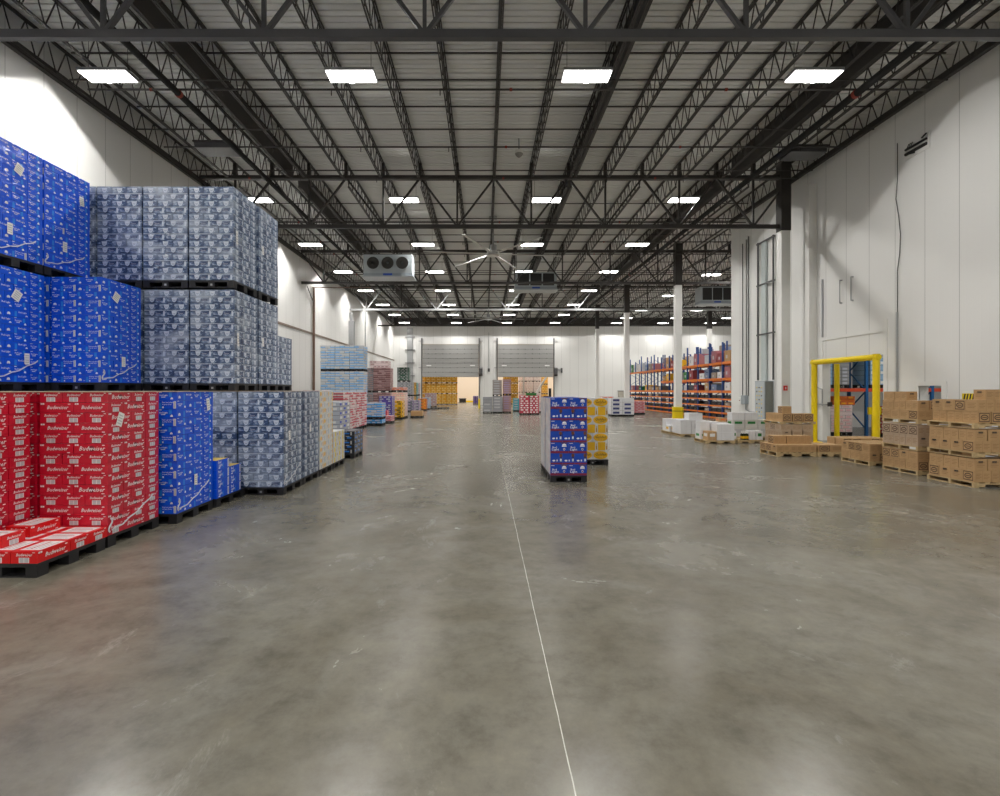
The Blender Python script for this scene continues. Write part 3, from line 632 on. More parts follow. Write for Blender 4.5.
b = MB(); b.box(16.5, YB-0.3, 1.0, 17.4, YB-0.001, 1.75, mat('tan box', (0.45, 0.42, 0.36), 0.6)); b.box(16.45, YB-0.33, 1.72, 17.45, YB-0.001, 1.8, M_STEEL2); tag(b.build('wall_cabinet'), 'tan cabinet mounted low on the far wall behind the white drink stacks', 'cabinet')
b = MB(); b.cyl((-0.6, 52.5, 0), (-0.6, 52.5, 0.95), 0.10, M_YEL, 12); b.cyl((-0.6, 52.5, 0.95), (-0.6, 52.5, 1.0), 0.10, M_YEL, 12, 0.03); tag(b.build('bollard'), 'yellow bollard standing between the two overhead doors', 'bollard')

# ------------------------------------------------------------------ right wall fittings
def guard(x, y0, y1, zt, r, label, posts=(0, 1), beam=True):
    t = thing('door_guard', (x, (y0+y1)/2, 0), label, 'door guard')
    for i, y in enumerate((y0, y1)):
        if i not in posts: continue
        b = MB(); b.cyl((0, y-(y0+y1)/2, 0), (0, y-(y0+y1)/2, zt), r, M_YEL, 18); b.box(-0.18, y-(y0+y1)/2-0.18, 0, 0.18, y-(y0+y1)/2+0.18, 0.03, M_YEL); b.build('post', t)
    if beam:
        b = MB(); h = (y1-y0)/2; b.cyl((0, -h-r, zt-r), (0, h+r, zt-r), r, M_YEL, 18); b.build('crossbar', t)
guard(11.85, 15.45, 18.35, 2.97, 0.095, 'yellow tubular guard frame around the side doorway')
b = MB(); b.cyl((13.35, 19.35, 0), (13.35, 19.35, 2.87), 0.09, M_YEL, 16); b.box(13.2, 19.2, 0, 13.5, 19.5, 0.03, M_YEL); tag(b.build('guard_post'), 'yellow guard post standing just inside the side doorway', 'guard post')
b = MB()
b.box(XR-0.03, 19.0, 0, XR, 19.16, 3.8, M_WHITE); b.box(XR-0.03, 15.95, 0, XR, 16.1, 4.1, M_WHITE)
b.box(XR-0.03, 16.1, 3.72, XR, 19.0, 3.82, M_WHITE); b.box(XR-0.02, 16.1, 2.93, XR, 19.0, 3.0, M_GALV)
struct(b.build('trim_5'), 'white trim around the side doorway with the yellow guard', 'trim')
b = MB()
for q in ((13.9, 1.35, 14.06, 2.12), (14.8, 1.35, 14.96, 2.12), (14.06, 2.0, 14.8, 2.12), (14.06, 1.35, 14.8, 1.45)): b.box(XR-0.025, q[0], q[1], XR+0.02, q[2], q[3], M_WHITE)
struct(b.build('window_1'), 'small white framed opening low in the right wall', 'window')
b = MB(); b.box(XR-0.05, 18.98, 3.85, XR-0.01, 19.03, 6.0, M_GALV); tag(b.build('wall_conduit'), 'thin vertical conduit above the far corner of the side doorway', 'conduit')
for y, lab in ((18.0, 'far'), (17.45, 'near')):
    b = MB(); b.cyl((XR-0.08, y, 4.95), (XR-0.08, y, 5.75), 0.02, M_GALV, 8)
    b.box(XR-0.08, y-0.02, 4.93, XR, y+0.02, 4.97, M_GALV); b.box(XR-0.08, y-0.02, 5.73, XR, y+0.02, 5.77, M_GALV)
    tag(b.build('pull_rail'), 'short white vertical rail above the side doorway, the %s one' % ('farther' if lab == 'far' else 'nearer'), 'rail')
b = MB(); b.cyl((XR-0.05, 19.8, 0.3), (XR-0.05, 19.8, 9.0), 0.022, M_STEEL2, 6); b.box(XR-0.12, 19.74, 8.7, XR-0.01, 19.86, 8.95, M_STEEL); tag(b.build('wall_conduit'), 'tall thin dark conduit on the right wall beyond the doorway', 'conduit')
b = MB(); pts = [(15.55+0.12*math.sin(t*0.9)*(1 if 2 < t < 8 else 0), 9.4-t*0.56) for t in range(12)]
for p, q in zip(pts, pts[1:]): b.cyl((XR-0.03, p[0], p[1]), (XR-0.03, q[0], q[1]), 0.012, M_STEEL2, 6)
b.cyl((XR-0.03, 15.55, 4.2), (XR-0.03, pts[-1][0], pts[-1][1]), 0.012, M_STEEL2, 6); b.cyl((XR-0.04, 15.55, 1.7), (XR-0.04, 15.55, 4.25), 0.026, M_GALV, 8)
tag(b.build('wall_cable'), 'thin blue-grey cable wandering down the right wall into a conduit', 'cable')
r = thing('cable_pass_through', (XR, 14.85, 8.98), 'white framed opening high on the right wall with dark pipes inside', 'wall opening')
b = MB(); b.box(-0.03, -0.42, -0.24, 0, 0.42, 0.24, M_WHITE); b.build('frame', r)
for k, (z, d) in enumerate(((0.05, 0.035), (-0.09, 0.045))):
    b = MB(); b.cyl((-0.06, -0.36, z), (-0.06, 0.36, z), d, M_DARK, 8)
    if k == 0:
        for q in (0.33, 0.27, 0.2): b.bar((-0.06, q, z), (-0.06, q-0.09, z+0.13), 0.015, 0.015, M_DARK)
    else:
        b.bar((-0.06, 0.3, z), (-0.06, 0.05, z-0.06), 0.05, 0.05, M_DARK)
    b.build('pipe', r)
b = MB(); b.bar((-0.06, -0.36, 0.2), (-0.06, -0.2, 0.14), 0.03, 0.03, M_DARK); b.build('bracket', r)
r = thing('control_cabinet', (12.2, 22.25, 0), 'grey control cabinet with rows of yellow lamps against the right wall', 'control cabinet')
M_CAB = mat('cabinet grey', (0.36, 0.40, 0.43), 0.5); b = MB(); b.box(0, 0, 0.1, 0.39, 0.8, 2.28, M_CAB); b.box(0.02, 0.02, 0, 0.37, 0.78, 0.1, M_DARK); b.build('body', r)
b = MB(); b.box(-0.015, 0.03, 0.15, 0.0, 0.77, 2.24, mat('cabinet door', (0.46, 0.50, 0.53), 0.5)); dr = b.build('door', r)
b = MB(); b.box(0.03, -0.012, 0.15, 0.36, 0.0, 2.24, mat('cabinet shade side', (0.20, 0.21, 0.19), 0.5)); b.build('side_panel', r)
for k in range(9):
    for j in range(3):
        b = MB(); b.cyl((-0.035, 0.2+0.2*j, 0.55+0.18*k), (-0.015, 0.2+0.2*j, 0.55+0.18*k), 0.028, mat('yellow lamp', (0.8, 0.6, 0.05), 0.4) if (k+j) % 3 else M_STEEL, 8); b.build('button', dr)
r = thing('cable_tray', (XR-0.12, 22.7, 2.3), 'tall ladder-like cable tray running up the right wall above the control cabinet', 'cable tray')
for y in (-0.62, 0.62): b = MB(); b.box(-0.03, y-0.03, 0.02, 0.03, y+0.03, 6.3, M_STEEL2); b.build('side_rail', r)
for z in (2.05, 4.3, 6.2): b = MB(); b.box(-0.04, -0.7, z, 0.04, 0.7, z+0.06, M_STEEL2); b.build('rung', r)
b = MB(); b.box(0.0, 0.0, 0.0, 0.08, 0.34, 6.25, mat('pale tray cover', (0.50, 0.56, 0.56), 0.4)); b.build('cover', r)
r = thing('junction_box', (XR-0.2, 24.55, 1.2), 'small grey junction box with conduits on the right wall near its end', 'junction box')
b = MB(); b.box(0, -0.16, 0, 0.2, 0.16, 0.42, M_CAB); b.build('box', r)
for k, y in enumerate((-0.25, -0.05, 0.3)): b = MB(); b.cyl((0.15, y, 0.4), (0.15, y, 8.0-0.1*k), 0.022, M_STEEL2, 8); b.build('conduit', r)
b = MB(); b.box(0.02, 0.25, 0.05, 0.2, 0.6, 0.3, M_WHITE); b.box(-0.005, 0.3, 0.15, 0.02, 0.34, 0.19, M_RED); b.build('switch', r)
b = MB()
pts = [(0.15, 0, 0), (0.15, 0, -0.25), (0.15, -0.4, -0.35), (0.15, -1.4, -0.35)]
for p, q in zip(pts, pts[1:]): b.cyl(p, q, 0.03, M_GALV, 8)
b.build('elbow_conduit', r)
b = MB(); b.box(11.70, 19.985, 1.86, 11.86, 19.999, 2.05, mat('alarm red', (0.6, 0.02, 0.01), 0.4)); b.box(11.76, 19.975, 1.91, 11.80, 19.986, 2.0, M_WHITE); tag(b.build('alarm_sign'), 'small red sign with a white mark on the wall column', 'sign')
b = MB()
for p, q in (((XR-0.1, 19.25, 2.0), (XR-0.1, 18.9, 1.9)), ((XR-0.1, 18.9, 1.9), (XR-0.1, 18.9, 1.3)), ((XR-0.1, 19.3, 1.35), (XR-0.1, 18.55, 1.35))): b.cyl(p, q, 0.025, M_GALV, 8)
b.box(XR-0.14, 18.5, 1.28, XR, 18.56, 1.44, M_STEEL); tag(b.build('wall_pipe'), 'short bent galvanised pipe on the wall beside the column', 'pipe')
b = MB(); b.box(XR-0.02, 13.1, 1.5, XR, 13.45, 1.79, M_YEL)
for k in range(4): b.poly([(XR-0.022, 13.44-0.08*k, 1.51), (XR-0.022, 13.40-0.08*k, 1.51), (XR-0.022, 13.34-0.08*k, 1.78), (XR-0.022, 13.38-0.08*k, 1.78)], M_DARK)
tag(b.build('hazard_panel'), 'yellow and black hazard striped panel on the right wall', 'hazard sign')
# left wall fittings
r = thing('wall_downpipe', (XL+0.12, 33.3, 0), 'brown downpipe with bracket on the left wall', 'downpipe')
b = MB(); b.cyl((0, 0, 0), (0, 0, 8.6), 0.085, M_COPPER, 10); b.build('pipe', r)
b = MB(); b.box(-0.1, -0.03, 8.55, 3.7, 0.03, 8.60, M_COPPER); b.build('crosspipe', r)
b = MB(); b.bar((0, -0.1, 7.6), (0, -1.2, 8.4), 0.04, 0.04, M_STEEL2); b.build('brace', r)
b = MB(); b.box(XL, TY[3]-0.25, 0, XL+0.4, TY[3]+0.25, 7.6, M_GALV); b.bar((XL+0.2, TY[3], 7.4), (XL+0.05, TY[3], 8.3), 0.2, 0.2, M_GALV); struct(b.build('trim_6'), 'galvanised boxed riser on the left wall', 'trim')
b = MB(); b.cyl((-9.95, TY[3]-0.11, 4.6), (-9.95, TY[3]-0.11, 8.7), 0.05, M_GALV, 8); b.cyl((-9.95, TY[3]-0.11, 4.0), (-9.95, TY[3]-0.11, 4.65), 0.15, M_STEEL2, 10); tag(b.build('drop_conduit'), 'thin conduit with a dark end hanging from the fourth truss by the left wall', 'conduit')
b = MB(); b.box(XL, 24.0, 2.0, XL+0.1, 24.9, 2.4, mat('tan box', (0.45, 0.42, 0.36), 0.6)); tag(b.build('wall_box'), 'small tan box on the left wall behind the grey-blue stacks', 'wall box')

# ------------------------------------------------------------------ left side: big wrapped loads
D = 0.955
# red
lab = lambda s: s
wrapped_load('red', -4.49, 6.07, 0, 14, 'tall red wrapped pallet load at the row end, white label on its side', 'red wrapped loads', 'fR', 0, stickers=[('R', -0.28, 1.52, -0.35, 0.10, 0.17)], sheet=True, tails=True)
wrapped_load('red', -5.34, 6.07, 0, 14, 'red wrapped load standing behind and left of the labelled red one', 'red wrapped loads', 'f', 0, sheet=True)
wrapped_load('red', -5.34, 5.04, 0, 14, 'red wrapped load at the left picture edge behind the low red pallet', 'red wrapped loads', 'fR', 1, sheet=True)
wrapped_load('red', -6.19, 6.07, 0, 14, 'red wrapped load deepest in the row, under the blue second tier', 'red wrapped loads', 'f', 1, sheet=True)
# blue
wrapped_load('blue', -4.32, 7.15, 0, 14, 'tall blue wrapped load on the floor between the red load and the grey-blue ones', 'blue wrapped loads', 'fR', 0, stickers=[('R', 0.32, 1.66, 0.15, 0.09, 0.19), ('R', -0.02, 0.55, 0.0, 0.08, 0.16)], sheet=True, tails=True)
wrapped_load('blue', -5.16, 7.15, 0, 14, 'blue wrapped load on the floor hidden behind the red load', 'blue wrapped loads', 'f', 0, sheet=True)
wrapped_load('blue', -6.22, 8.27, 1.862, 14, 'blue wrapped load on the second tier showing front and side, two labels', 'blue wrapped loads', 'fR', 0, stickers=[('R', -0.15, 1.58, -0.5, 0.14, 0.16), ('R', 0.02, 0.5, 0.0, 0.09, 0.17)], tails=True)
wrapped_load('blue', -7.09, 7.26, 1.862, 14, 'blue wrapped load on the second tier at the left picture edge', 'blue wrapped loads', 'R', 0, stickers=[('R', -0.02, 1.45, -0.5, 0.14, 0.16), ('R', 0.15, 0.5, 0.0, 0.09, 0.17)], tails=True)
wrapped_load('blue', -7.07, 8.27, 1.862, 14, 'blue wrapped load on the second tier behind the edge one', 'blue wrapped loads', 'R', 0)
wrapped_load('blue', -7.12, 7.26, 3.75, 14, 'top tier blue wrapped load at the left picture edge', 'blue wrapped loads', 'R', 0, stickers=[('R', 0.05, 1.5, -0.4, 0.13, 0.16), ('R', -0.1, 0.55, 0.0, 0.09, 0.17)], tails=True)
wrapped_load('blue', -7.12, 8.24, 3.75, 14, 'top tier blue wrapped load next to the grey-blue stacks', 'blue wrapped loads', 'R', 0, stickers=[('R', 0.28, 1.45, 0.1, 0.10, 0.16), ('R', -0.08, 0.55, 0.0, 0.09, 0.17)], tails=True)
# plain supports of the hidden ground tier
def plain_load(x0, x1, y0, y1, z0, z1, base, acc, label, group=None, nl=None, pallet=True, sides='fR', caseL=0.41, cat='pallet of drinks', acc2=None, mode=0, fleck=0.9, band=False):
    """distant load: layers of cases with print, on its pallet"""
    r = thing('pallet_load', ((x0+x1)/2, (y0+y1)/2, z0), label, cat, group); w, d = x1-x0, y1-y0
    zp = 0.13 if pallet else 0.0
    if pallet: link('pallet', pal('p', w, d), r)
    nl = nl or max(1, round((z1-z0-zp)/0.124)); h = (z1-z0-zp)/nl; b = MB(); rnd = random.Random(int(abs(x0*91+y0*37+z0*11)))
    for k in range(nl):
        z = zp+0.012+k*h; b.box(-w/2, -d/2, z, w/2, d/2, z+h-0.010, base)
        if k: b.box(-w/2+0.02, -d/2+0.02, z-0.012, w/2-0.02, d/2-0.02, z+0.001, M_DARK)
        for face, half, other in (('f', w, d), ('R', d, w), ('L', d, w)):
            if face not in sides: continue
            n = max(1, round(half/(caseL if (k+(face != 'f')) % 2 else caseL*0.67))); cw = half/n
            for i in range(n):
                if rnd.random() > fleck: continue
                u0, u1 = -half/2+cw*(i+0.0), -half/2+cw*(i+1)
                a = acc if (mode == 0 or (i+k) % 2) else (acc2 or base)
                q = [(u0+cw*0.14, z+h*0.2), (u0+cw*0.72, z+h*0.2), (u0+cw*0.72, z+h*0.72), (u0+cw*0.14, z+h*0.72)] if not band else [(u0, z+h*0.03), (u1, z+h*0.03), (u1, z+h*(0.42 if (i+k) % 3 else 0.7)), (u0, z+h*(0.42 if (i+k) % 3 else 0.7))]
                e = 0.004
                P = (lambda p: (p[0], -other/2-e, p[1])) if face == 'f' else ((lambda p: (other/2+e, p[0], p[1])) if face == 'R' else (lambda p: (-other/2-e, -p[0], p[1])))
                b.poly([P(p) for p in q], a)
                q = [(u0, z), (u0+0.012, z), (u0+0.012, z+h-0.01), (u0, z+h-0.01)]; b.poly([P(p) for p in q], M_DARK)
    o = b.build('stacked_cases', r); o['kind'] = 'stuff'
    return r
for (xr, y0, t) in ((-6.24, 8.25, 'right'), (-7.08, 8.25, 'left'), (-7.08, 7.24, 'front')):
    plain_load(xr-0.82, xr, y0, y0+D, 0, 1.855, P_BLUE, P_LBLUE, 'blue wrapped load on the floor carrying the second tier, the %s one' % t, 'blue loads under the second tier', 14, sides='f')
# grey-blue: ground, second, third tier
G = 'grey-blue wrapped loads'
wrapped_load('grey', -3.60, 9.12, 0, 14, 'grey-blue wrapped load at the aisle corner of the ground tier', G, 'fR', 0, stickers=[('R', -0.22, 1.05, 0.1, 0.09, 0.17)], sheet=True, tails=True)
wrapped_load('grey', -3.60, 10.12, 0, 14, 'grey-blue wrapped load on the floor, second from the corner along the aisle', G, 'R', 0, stickers=[('R', -0.1, 1.1, 0.1, 0.09, 0.15)])
wrapped_load('grey', -4.44, 9.12, 0, 14, 'grey-blue wrapped load on the floor behind the small blue pallet', G, 'f', 0, sheet=True)
wrapped_load('grey', -5.28, 9.12, 0, 14, 'grey-blue wrapped load on the floor hidden behind the tall blue load', G, 'f', 0)
plain_load(-5.24, -4.44, 10.12, 11.1, 0, 1.855, P_BUSCH, P_PALE, 'grey-blue load on the floor carrying the second tier, the near right' ,  'grey-blue loads under the second tier', 14, sides='')
plain_load(-5.24, -4.44, 11.15, 12.4, 0, 1.855, P_BUSCH, P_PALE, 'grey-blue load on the floor carrying the second tier, the far right' ,  'grey-blue loads under the second tier', 14, sides='')
plain_load(-6.94, -6.14, 9.3, 10.25, 0, 1.855, P_BUSCH, P_PALE, 'grey-blue load on the floor carrying the second tier, the left one' ,  'grey-blue loads under the second tier', 14, sides='')
nm = ['right end', 'second from its right end', 'third from its right end', 'deepest in the row']
for tier, z in ((2, 1.862), (3, 3.75)):
    for c in range(4):
        xr = -4.58-0.84*c-(0.02 if tier == 3 else 0)
        if tier == 2 and c == 3: xr = -7.1
        wrapped_load('grey', xr, 9.33, z, 14, 'grey-blue wrapped load, %s tier front, %s' % ({2: 'middle', 3: 'top'}[tier], nm[c]), G, 'fR' if c == 0 else ('fR' if tier == 3 and c < 4 else 'f'), 0, stickers=[('R', -0.36, 0.95, 0.05, 0.07, 0.24)] if c == 0 else ())
    wrapped_load('grey', -4.58, 10.33, z, 14, 'grey-blue wrapped load, %s tier, behind the front corner one' % {2: 'middle', 3: 'top'}[tier], G, 'R', 0, stickers=[('R', -0.3, 1.0, 0.1, 0.09, 0.17)])
wrapped_load('grey', -4.66, 11.35, 1.862, 9, 'short grey-blue wrapped load at the far end of the middle tier', G, 'fRt', 0)
# white and yellow, black
wrapped_load('wy', -3.60, 11.12, 0, 14, 'tall white wrapped load with yellow prints at the end of the grey-blue row', 'white and yellow loads', 'fR', 0, sheet=False)
wrapped_load('wb', -3.60, 12.12, 0, 6, 'low white load with bright yellow prints beside the aisle', 'white and yellow loads', 'fRt', 0)
wrapped_load('black', -3.57, 13.95, 0, 5, 'low black and blue wrapped load on the floor beside the aisle', 'black drink loads', 'fRt', 0)
# small blue open pallet: loose cases are things of their own
def open_pallet(name_label, x0, x1, y0, y1, kind='p'):
    o = link('pallet', pal(kind, x1-x0, y1-y0), None, ((x0+x1)/2, (y0+y1)/2, 0)); tag(o, name_label, 'pallet'); return o
open_pallet('black plastic pallet under the small stack of loose blue cases', -5.1, -4.28, 8.13, 9.085)
orow = ['bottom', 'second', 'third', 'fourth', 'fifth']
for ci, (yy, n) in enumerate(((8.135+0.204, 4), (8.135+0.612+0.0, 3))):
    for k in range(n):
        for j in range(2):
            if ci == 1 and k == 0 and False: continue
            o = link('drink_case', K['bluetall'][0], None, (-4.28-0.137-0.274*j, yy, 0.14+k*0.1525), math.pi/2 if k % 2 == 0 or True else 0)
            tag(o, 'loose blue case, %s layer of the %s column, %s, on the small blue pallet' % (orow[k], 'nearer' if ci == 0 else 'farther', 'aisle side' if j == 0 else 'inner side'), 'drink case', 'loose blue cases')
# low red pallet with loose cases
open_pallet('black plastic pallet under the low layer of loose red cases', -5.30, -4.48, 5.10, 6.02)
def redcase(x, y, z, rz, label): tag(link('drink_case', K['redloose'][0], None, (x, y, z), rz), label, 'drink case', 'loose red cases on the low pallet')
rx, ry = -4.48, 5.105
for j in range(3): redcase(rx-0.137-0.274*j, ry+0.204, 0.14, math.pi/2, 'loose red case, bottom layer front row, %s from the aisle' % ORD[j])
for i in range(2):
    for j in range(2): redcase(rx-0.205-0.41*j, ry+0.408+0.137+0.27*i, 0.14, 0, 'loose red case, bottom layer %s row, %s' % (('middle', 'back')[i], ('aisle side', 'inner side')[j]))
redcase(-5.12, 5.79, 0.2625, math.pi/2, 'loose red case lying on top of the low pallet at its back')
redcase(-5.125, 5.33, 0.2625, 0, 'loose red case lying on top of the low pallet at the picture edge')
# ------------------------------------------------------------------ centre pallets
M_SHEEN = ramp_mat('painted side sheen', [(0.0, (0.50, 0.50, 0.60)), (0.45, (0.68, 0.66, 0.70)), (0.58, (0.74, 0.58, 0.60)), (0.66, (0.72, 0.72, 0.76))], 5.0, 0.3, 0.3)
def sheen_panel(load):  # added opaque panel, wall reflection on the wrap painted into its pale colour
    b = MB(); b.box(-0.379, -0.425, 0.16, -0.374, 0.37, 1.71, M_SHEEN); o = b.build('sheen_panel', load); o['label'] = 'added whitish panel with painted sheen over the left side'
L1_ = wrapped_load('center', 1.33, 10.37, 0, 7, 'blue wrapped load with red bands standing alone in mid floor, nearer half', 'blue and red loads', 'fLR', 0, left=True)
L2_ = wrapped_load('center', 1.33, 11.27, 0, 7, 'blue wrapped load with red bands right behind the nearer one in mid floor', 'blue and red loads', 'LR', 0, left=True)
sheen_panel(L1_); sheen_panel(L2_)
wrapped_load('gold', 3.09, 12.78, 0, 7, 'yellow and white load standing behind the blue one in mid floor', None, 'fLR', 0)

# ------------------------------------------------------------------ farther loads along the left
q = mat
F_LB3 = q('clear blue print', (0.26, 0.52, 0.84), 0.4); F_LB = q('light blue film', (0.30, 0.48, 0.68), 0.35, coat=0.3); F_LB2 = q('sky blue print', (0.06, 0.36, 0.78), 0.4); F_GW = q('grey white film', (0.50, 0.53, 0.60), 0.35, coat=0.3)
F_PK = q('pink film', (0.72, 0.42, 0.44), 0.4, coat=0.3); F_PR = q('crimson print', (0.55, 0.05, 0.09), 0.4); F_PW = q('pale pink film', (0.72, 0.60, 0.60), 0.4)
F_BP = q('brown pink film', (0.42, 0.27, 0.27), 0.4); F_BD = q('dark brown print', (0.20, 0.09, 0.09), 0.4); F_PU = q('purple print', (0.10, 0.07, 0.36), 0.4); F_PUL = q('mauve film', (0.35, 0.28, 0.42), 0.4)
F_OR = q('orange print', (0.75, 0.18, 0.04), 0.4); F_TL = q('teal print', (0.05, 0.38, 0.45), 0.4); F_GR = q('grey film', (0.30, 0.31, 0.33), 0.35, coat=0.3); F_GRL = q('pale grey print', (0.45, 0.46, 0.48), 0.4)
F_GN = q('dark green print', (0.05, 0.13, 0.09), 0.4); F_YC = q('amber carton', (0.86, 0.42, 0.03), 0.5); F_YL = q('pale amber print', (0.90, 0.66, 0.25), 0.5); F_CHK = q('checker blue print', (0.01, 0.06, 0.55), 0.4)
A = plain_load
A(-5.25, -4.45, 15.6, 16.8, 0, 1.50, F_GW, F_CHK, 'blue and white chequered load behind the low black one', None, 10, mode=1, acc2=P_WH)
for i, y in enumerate((21.6, 22.7, 23.8, 24.9)):
    A(-6.82, -6.0, y, y+0.98, 0, 1.80, F_PW, F_PR, 'pink and red load beside the aisle, %s of four from the front' % ORD[i], 'pink and red loads', 14, band=True, fleck=0.7)
A(-7.7, -6.88, 21.6, 22.6, 0, 1.86, F_PW, F_PR, 'pink and red load standing left of the front one by the aisle', 'pink and red loads', 14)
for i in range(3):
    x = -6.93-0.82*i
    for t in range(3):
        A(x-0.81, x, 29.1, 30.05, 1.475*t, 1.475*(t+1)-0.01, q('light grey blue film', (0.62, 0.65, 0.69), 0.35, coat=0.3), F_LB3, 'light blue load, %s tier, %s column from the aisle' % (('bottom', 'middle', 'top')[t], ORD[i]), 'light blue stacked loads', 9, band=True, fleck=0.8)
A(-6.2, -5.38, 26.6, 27.6, 0, 0.33, F_LB2, F_GW, 'one-layer bright blue load under another bright blue load', None, 2)
A(-6.2, -5.38, 26.6, 27.6, 0.335, 1.2, F_GW, F_LB2, 'bright blue and grey load standing on the one-layer load', None, 6, band=True)
A(-6.0, -5.2, 28.6, 29.3, 0, 0.42, F_PK, F_PR, 'low pink load in front of the purple one', None, 3); A(-6.0, -5.65, 29.35, 29.9, 0, 0.70, F_PR, F_PK, 'small crimson load beside the low pink one', None, 5)
A(-6.5, -5.7, 31.2, 32.2, 0, 1.5, F_PU, F_GW, 'purple load standing by the aisle', None, 11, mode=0)
A(-6.1, -5.3, 32.6, 33.6, 0, 1.18, P_YEL, F_PW, 'yellow printed load with dark marks in front of the tall pink one', None, 8, mode=1, acc2=M_DARK)
A(-6.2, -5.3, 33.8, 34.9, 0, 1.72, F_PW, F_PK, 'tall pale pink load by the aisle', None, 12); A(-6.2, -5.3, 33.8, 34.9, 1.73, 2.05, F_PK, F_OR, 'low pink load on top of the tall pale pink one', None, 2)
for t, (z0, z1) in enumerate(((0, 1.69), (1.7, 3.42))):
    A(-7.8, -6.62, 35.6, 36.7, z0, z1, F_BP, F_BD, 'brown-pink load beside the left wall, %s tier' % ('bottom', 'upper')[t], 'brown-pink loads', 11, band=True)
    A(-8.7, -7.85, 36.0, 37.0, z0, z1-0.0, F_GR, F_BP, 'grey load left of the brown-pink ones, %s tier' % ('bottom', 'upper')[t], 'grey brown loads', 11)
A(-8.1, -6.75, 35.8, 36.6, 3.43, 3.92, F_PW, F_BP, 'short pink load on top of the brown-pink tower', None, 3, pallet=False)
# kraft carton on a black pallet near the aisle
open_pallet('small black pallet under the long kraft carton beside the aisle', -5.0, -4.2, 34.2, 35.0)
b = MB(); b.box(-0.38, -0.35, 0, 0.38, 0.35, 0.33, P_CARD); b.box(-0.39, -0.03, 0.33, 0.39, 0.03, 0.334, P_TAPE); tag(b.build('carton', None, (-4.6, 34.6, 0.14)), 'long kraft carton standing alone on a black pallet beside the aisle', 'carton')
for t, (z0, z1, bs, ac) in enumerate(((0, 1.30, F_GR, F_PW), (1.31, 2.62, F_GR, F_GRL), (2.63, 3.95, F_GN, F_GRL))):
    A(-8.05, -6.65 if t < 2 else -7.0, 46.8, 47.9, z0, z1, bs, ac, 'dark grey and green load near the far wall, %s tier' % ('bottom', 'middle', 'top')[t], 'dark far loads', 9)
for t, (z0, z1) in enumerate(((0, 1.30), (1.31, 2.6))):
    A(-7.5, -6.65, 48.2, 49.4, z0, z1, P_YEL, M_DARK, 'yellow and black load near the far wall, %s tier' % ('bottom', 'upper')[t], 'far yellow loads', 9)
    A(-7.5, -6.65, 49.8, 51.0, z0, z1, F_TL, F_GW, 'teal load near the far wall, %s tier' % ('bottom', 'upper')[t], 'far teal loads', 9)
    A(-7.5, -6.65, 51.3, 52.4, z0, z1, F_PK, F_GW, 'pink load near the far wall, %s tier' % ('bottom', 'upper')[t], 'far pink loads', 9)
A(-6.62, -5.62, 43.6, 44.8, 0, 1.0, F_PUL, F_GN, 'low mauve and green load by the aisle near the far wall', None, 7, mode=1, acc2=F_GRL)
A(-6.1, -5.35, 46.2, 47.4, 0, 1.08, F_OR, P_GREEN, 'low orange load by the aisle near the far wall', None, 7, mode=1, acc2=F_YC)
A(-5.95, -5.3, 48.6, 49.8, 0, 1.15, F_GW, F_LB2, 'low white and blue load by the aisle near the far wall', None, 7)
A(-6.6, -5.4, 56.0, 57.0, 0, 1.55, F_BP, F_GRL, 'brown load with purple top in front of the left overhead door', None, 8, mode=0)
open_pallet('flat empty black pallet on the floor before the left overhead door', -5.3, -4.5, 50.0, 51.0); open_pallet('second flat empty black pallet, right of the first by the left overhead door', -4.4, -3.6, 50.2, 51.2)
# middle far loads
for i, x in enumerate((-0.17, 0.64)): A(x, x+0.76, 40.8, 41.8, 0, 1.32, F_GR, F_GRL, 'grey film wrapped load between the overhead doors, the %s one' % ('left', 'right')[i], 'grey wrapped loads', 5, caseL=0.8, fleck=0.5)
A(1.45, 2.1, 41.2, 42.2, 0, 1.42, F_BP, F_PUL, 'purple-brown load, lower of two, right of the grey wrapped loads', None, 7, caseL=0.65)
A(1.45, 2.1, 41.2, 42.2, 1.43, 2.74, F_BP, F_PUL, 'purple-brown load, upper of two, right of the grey wrapped loads', None, 7, caseL=0.65)
A(0.64, 1.4, 42.3, 43.3, 0, 1.35, F_GR, F_GRL, 'grey load hidden behind the right grey wrapped one', None, 6); A(0.64, 1.4, 42.3, 43.3, 1.36, 2.72, q('taupe film', (0.36, 0.33, 0.31), 0.4), F_GRL, 'taupe load rising behind the right grey wrapped one', None, 6, caseL=0.8)
for i, x in enumerate((2.63, 3.35)): A(x, x+0.7, 38.3, 39.3, 0, 1.46, F_PR, P_WH, 'red and white load before the right overhead door, the %s one' % ('left', 'right')[i], 'red and white loads', 8, caseL=0.36)
b = MB(); b.box(-0.38, -0.3, 0, 0.38, 0.3, 0.16, P_GREEN); b.box(-0.4, -0.32, 0.15, 0.4, 0.32, 0.19, P_GREEN); tag(b.build('crate', None, (3.5, 38.8, 1.463)), 'green crate lying on top of the red and white loads', 'crate')
A(2.45, 2.95, 44.0, 44.8, 0, 1.15, F_TL, F_GRL, 'teal grey load left of the red and white ones', None, 5, caseL=0.5)
A(4.35, 4.9, 42.0, 43.0, 0, 1.0, F_PW, F_GRL, 'pale grey load right of the red and white ones', None, 5)
# right mid loads by the racking
for i, x in enumerate((8.95, 9.76)): A(x, x+0.79, 36.1, 37.1, 0, 1.30, q('white case film', (0.66, 0.67, 0.70), 0.4), q('navy lettering', (0.03, 0.04, 0.16), 0.4), 'white load with navy prints left of the racking, the %s one' % ('left', 'right')[i], 'white and navy loads', 4, caseL=0.79)
A(8.9, 9.7, 38.5, 39.5, 0, 1.38, F_PK, F_OR, 'pink load standing behind the white and navy ones', None, 8)
A(11.35, 12.2, 38.9, 39.9, 0, 1.02, F_PK, F_PR, 'pink-red load beside the racking', None, 8)

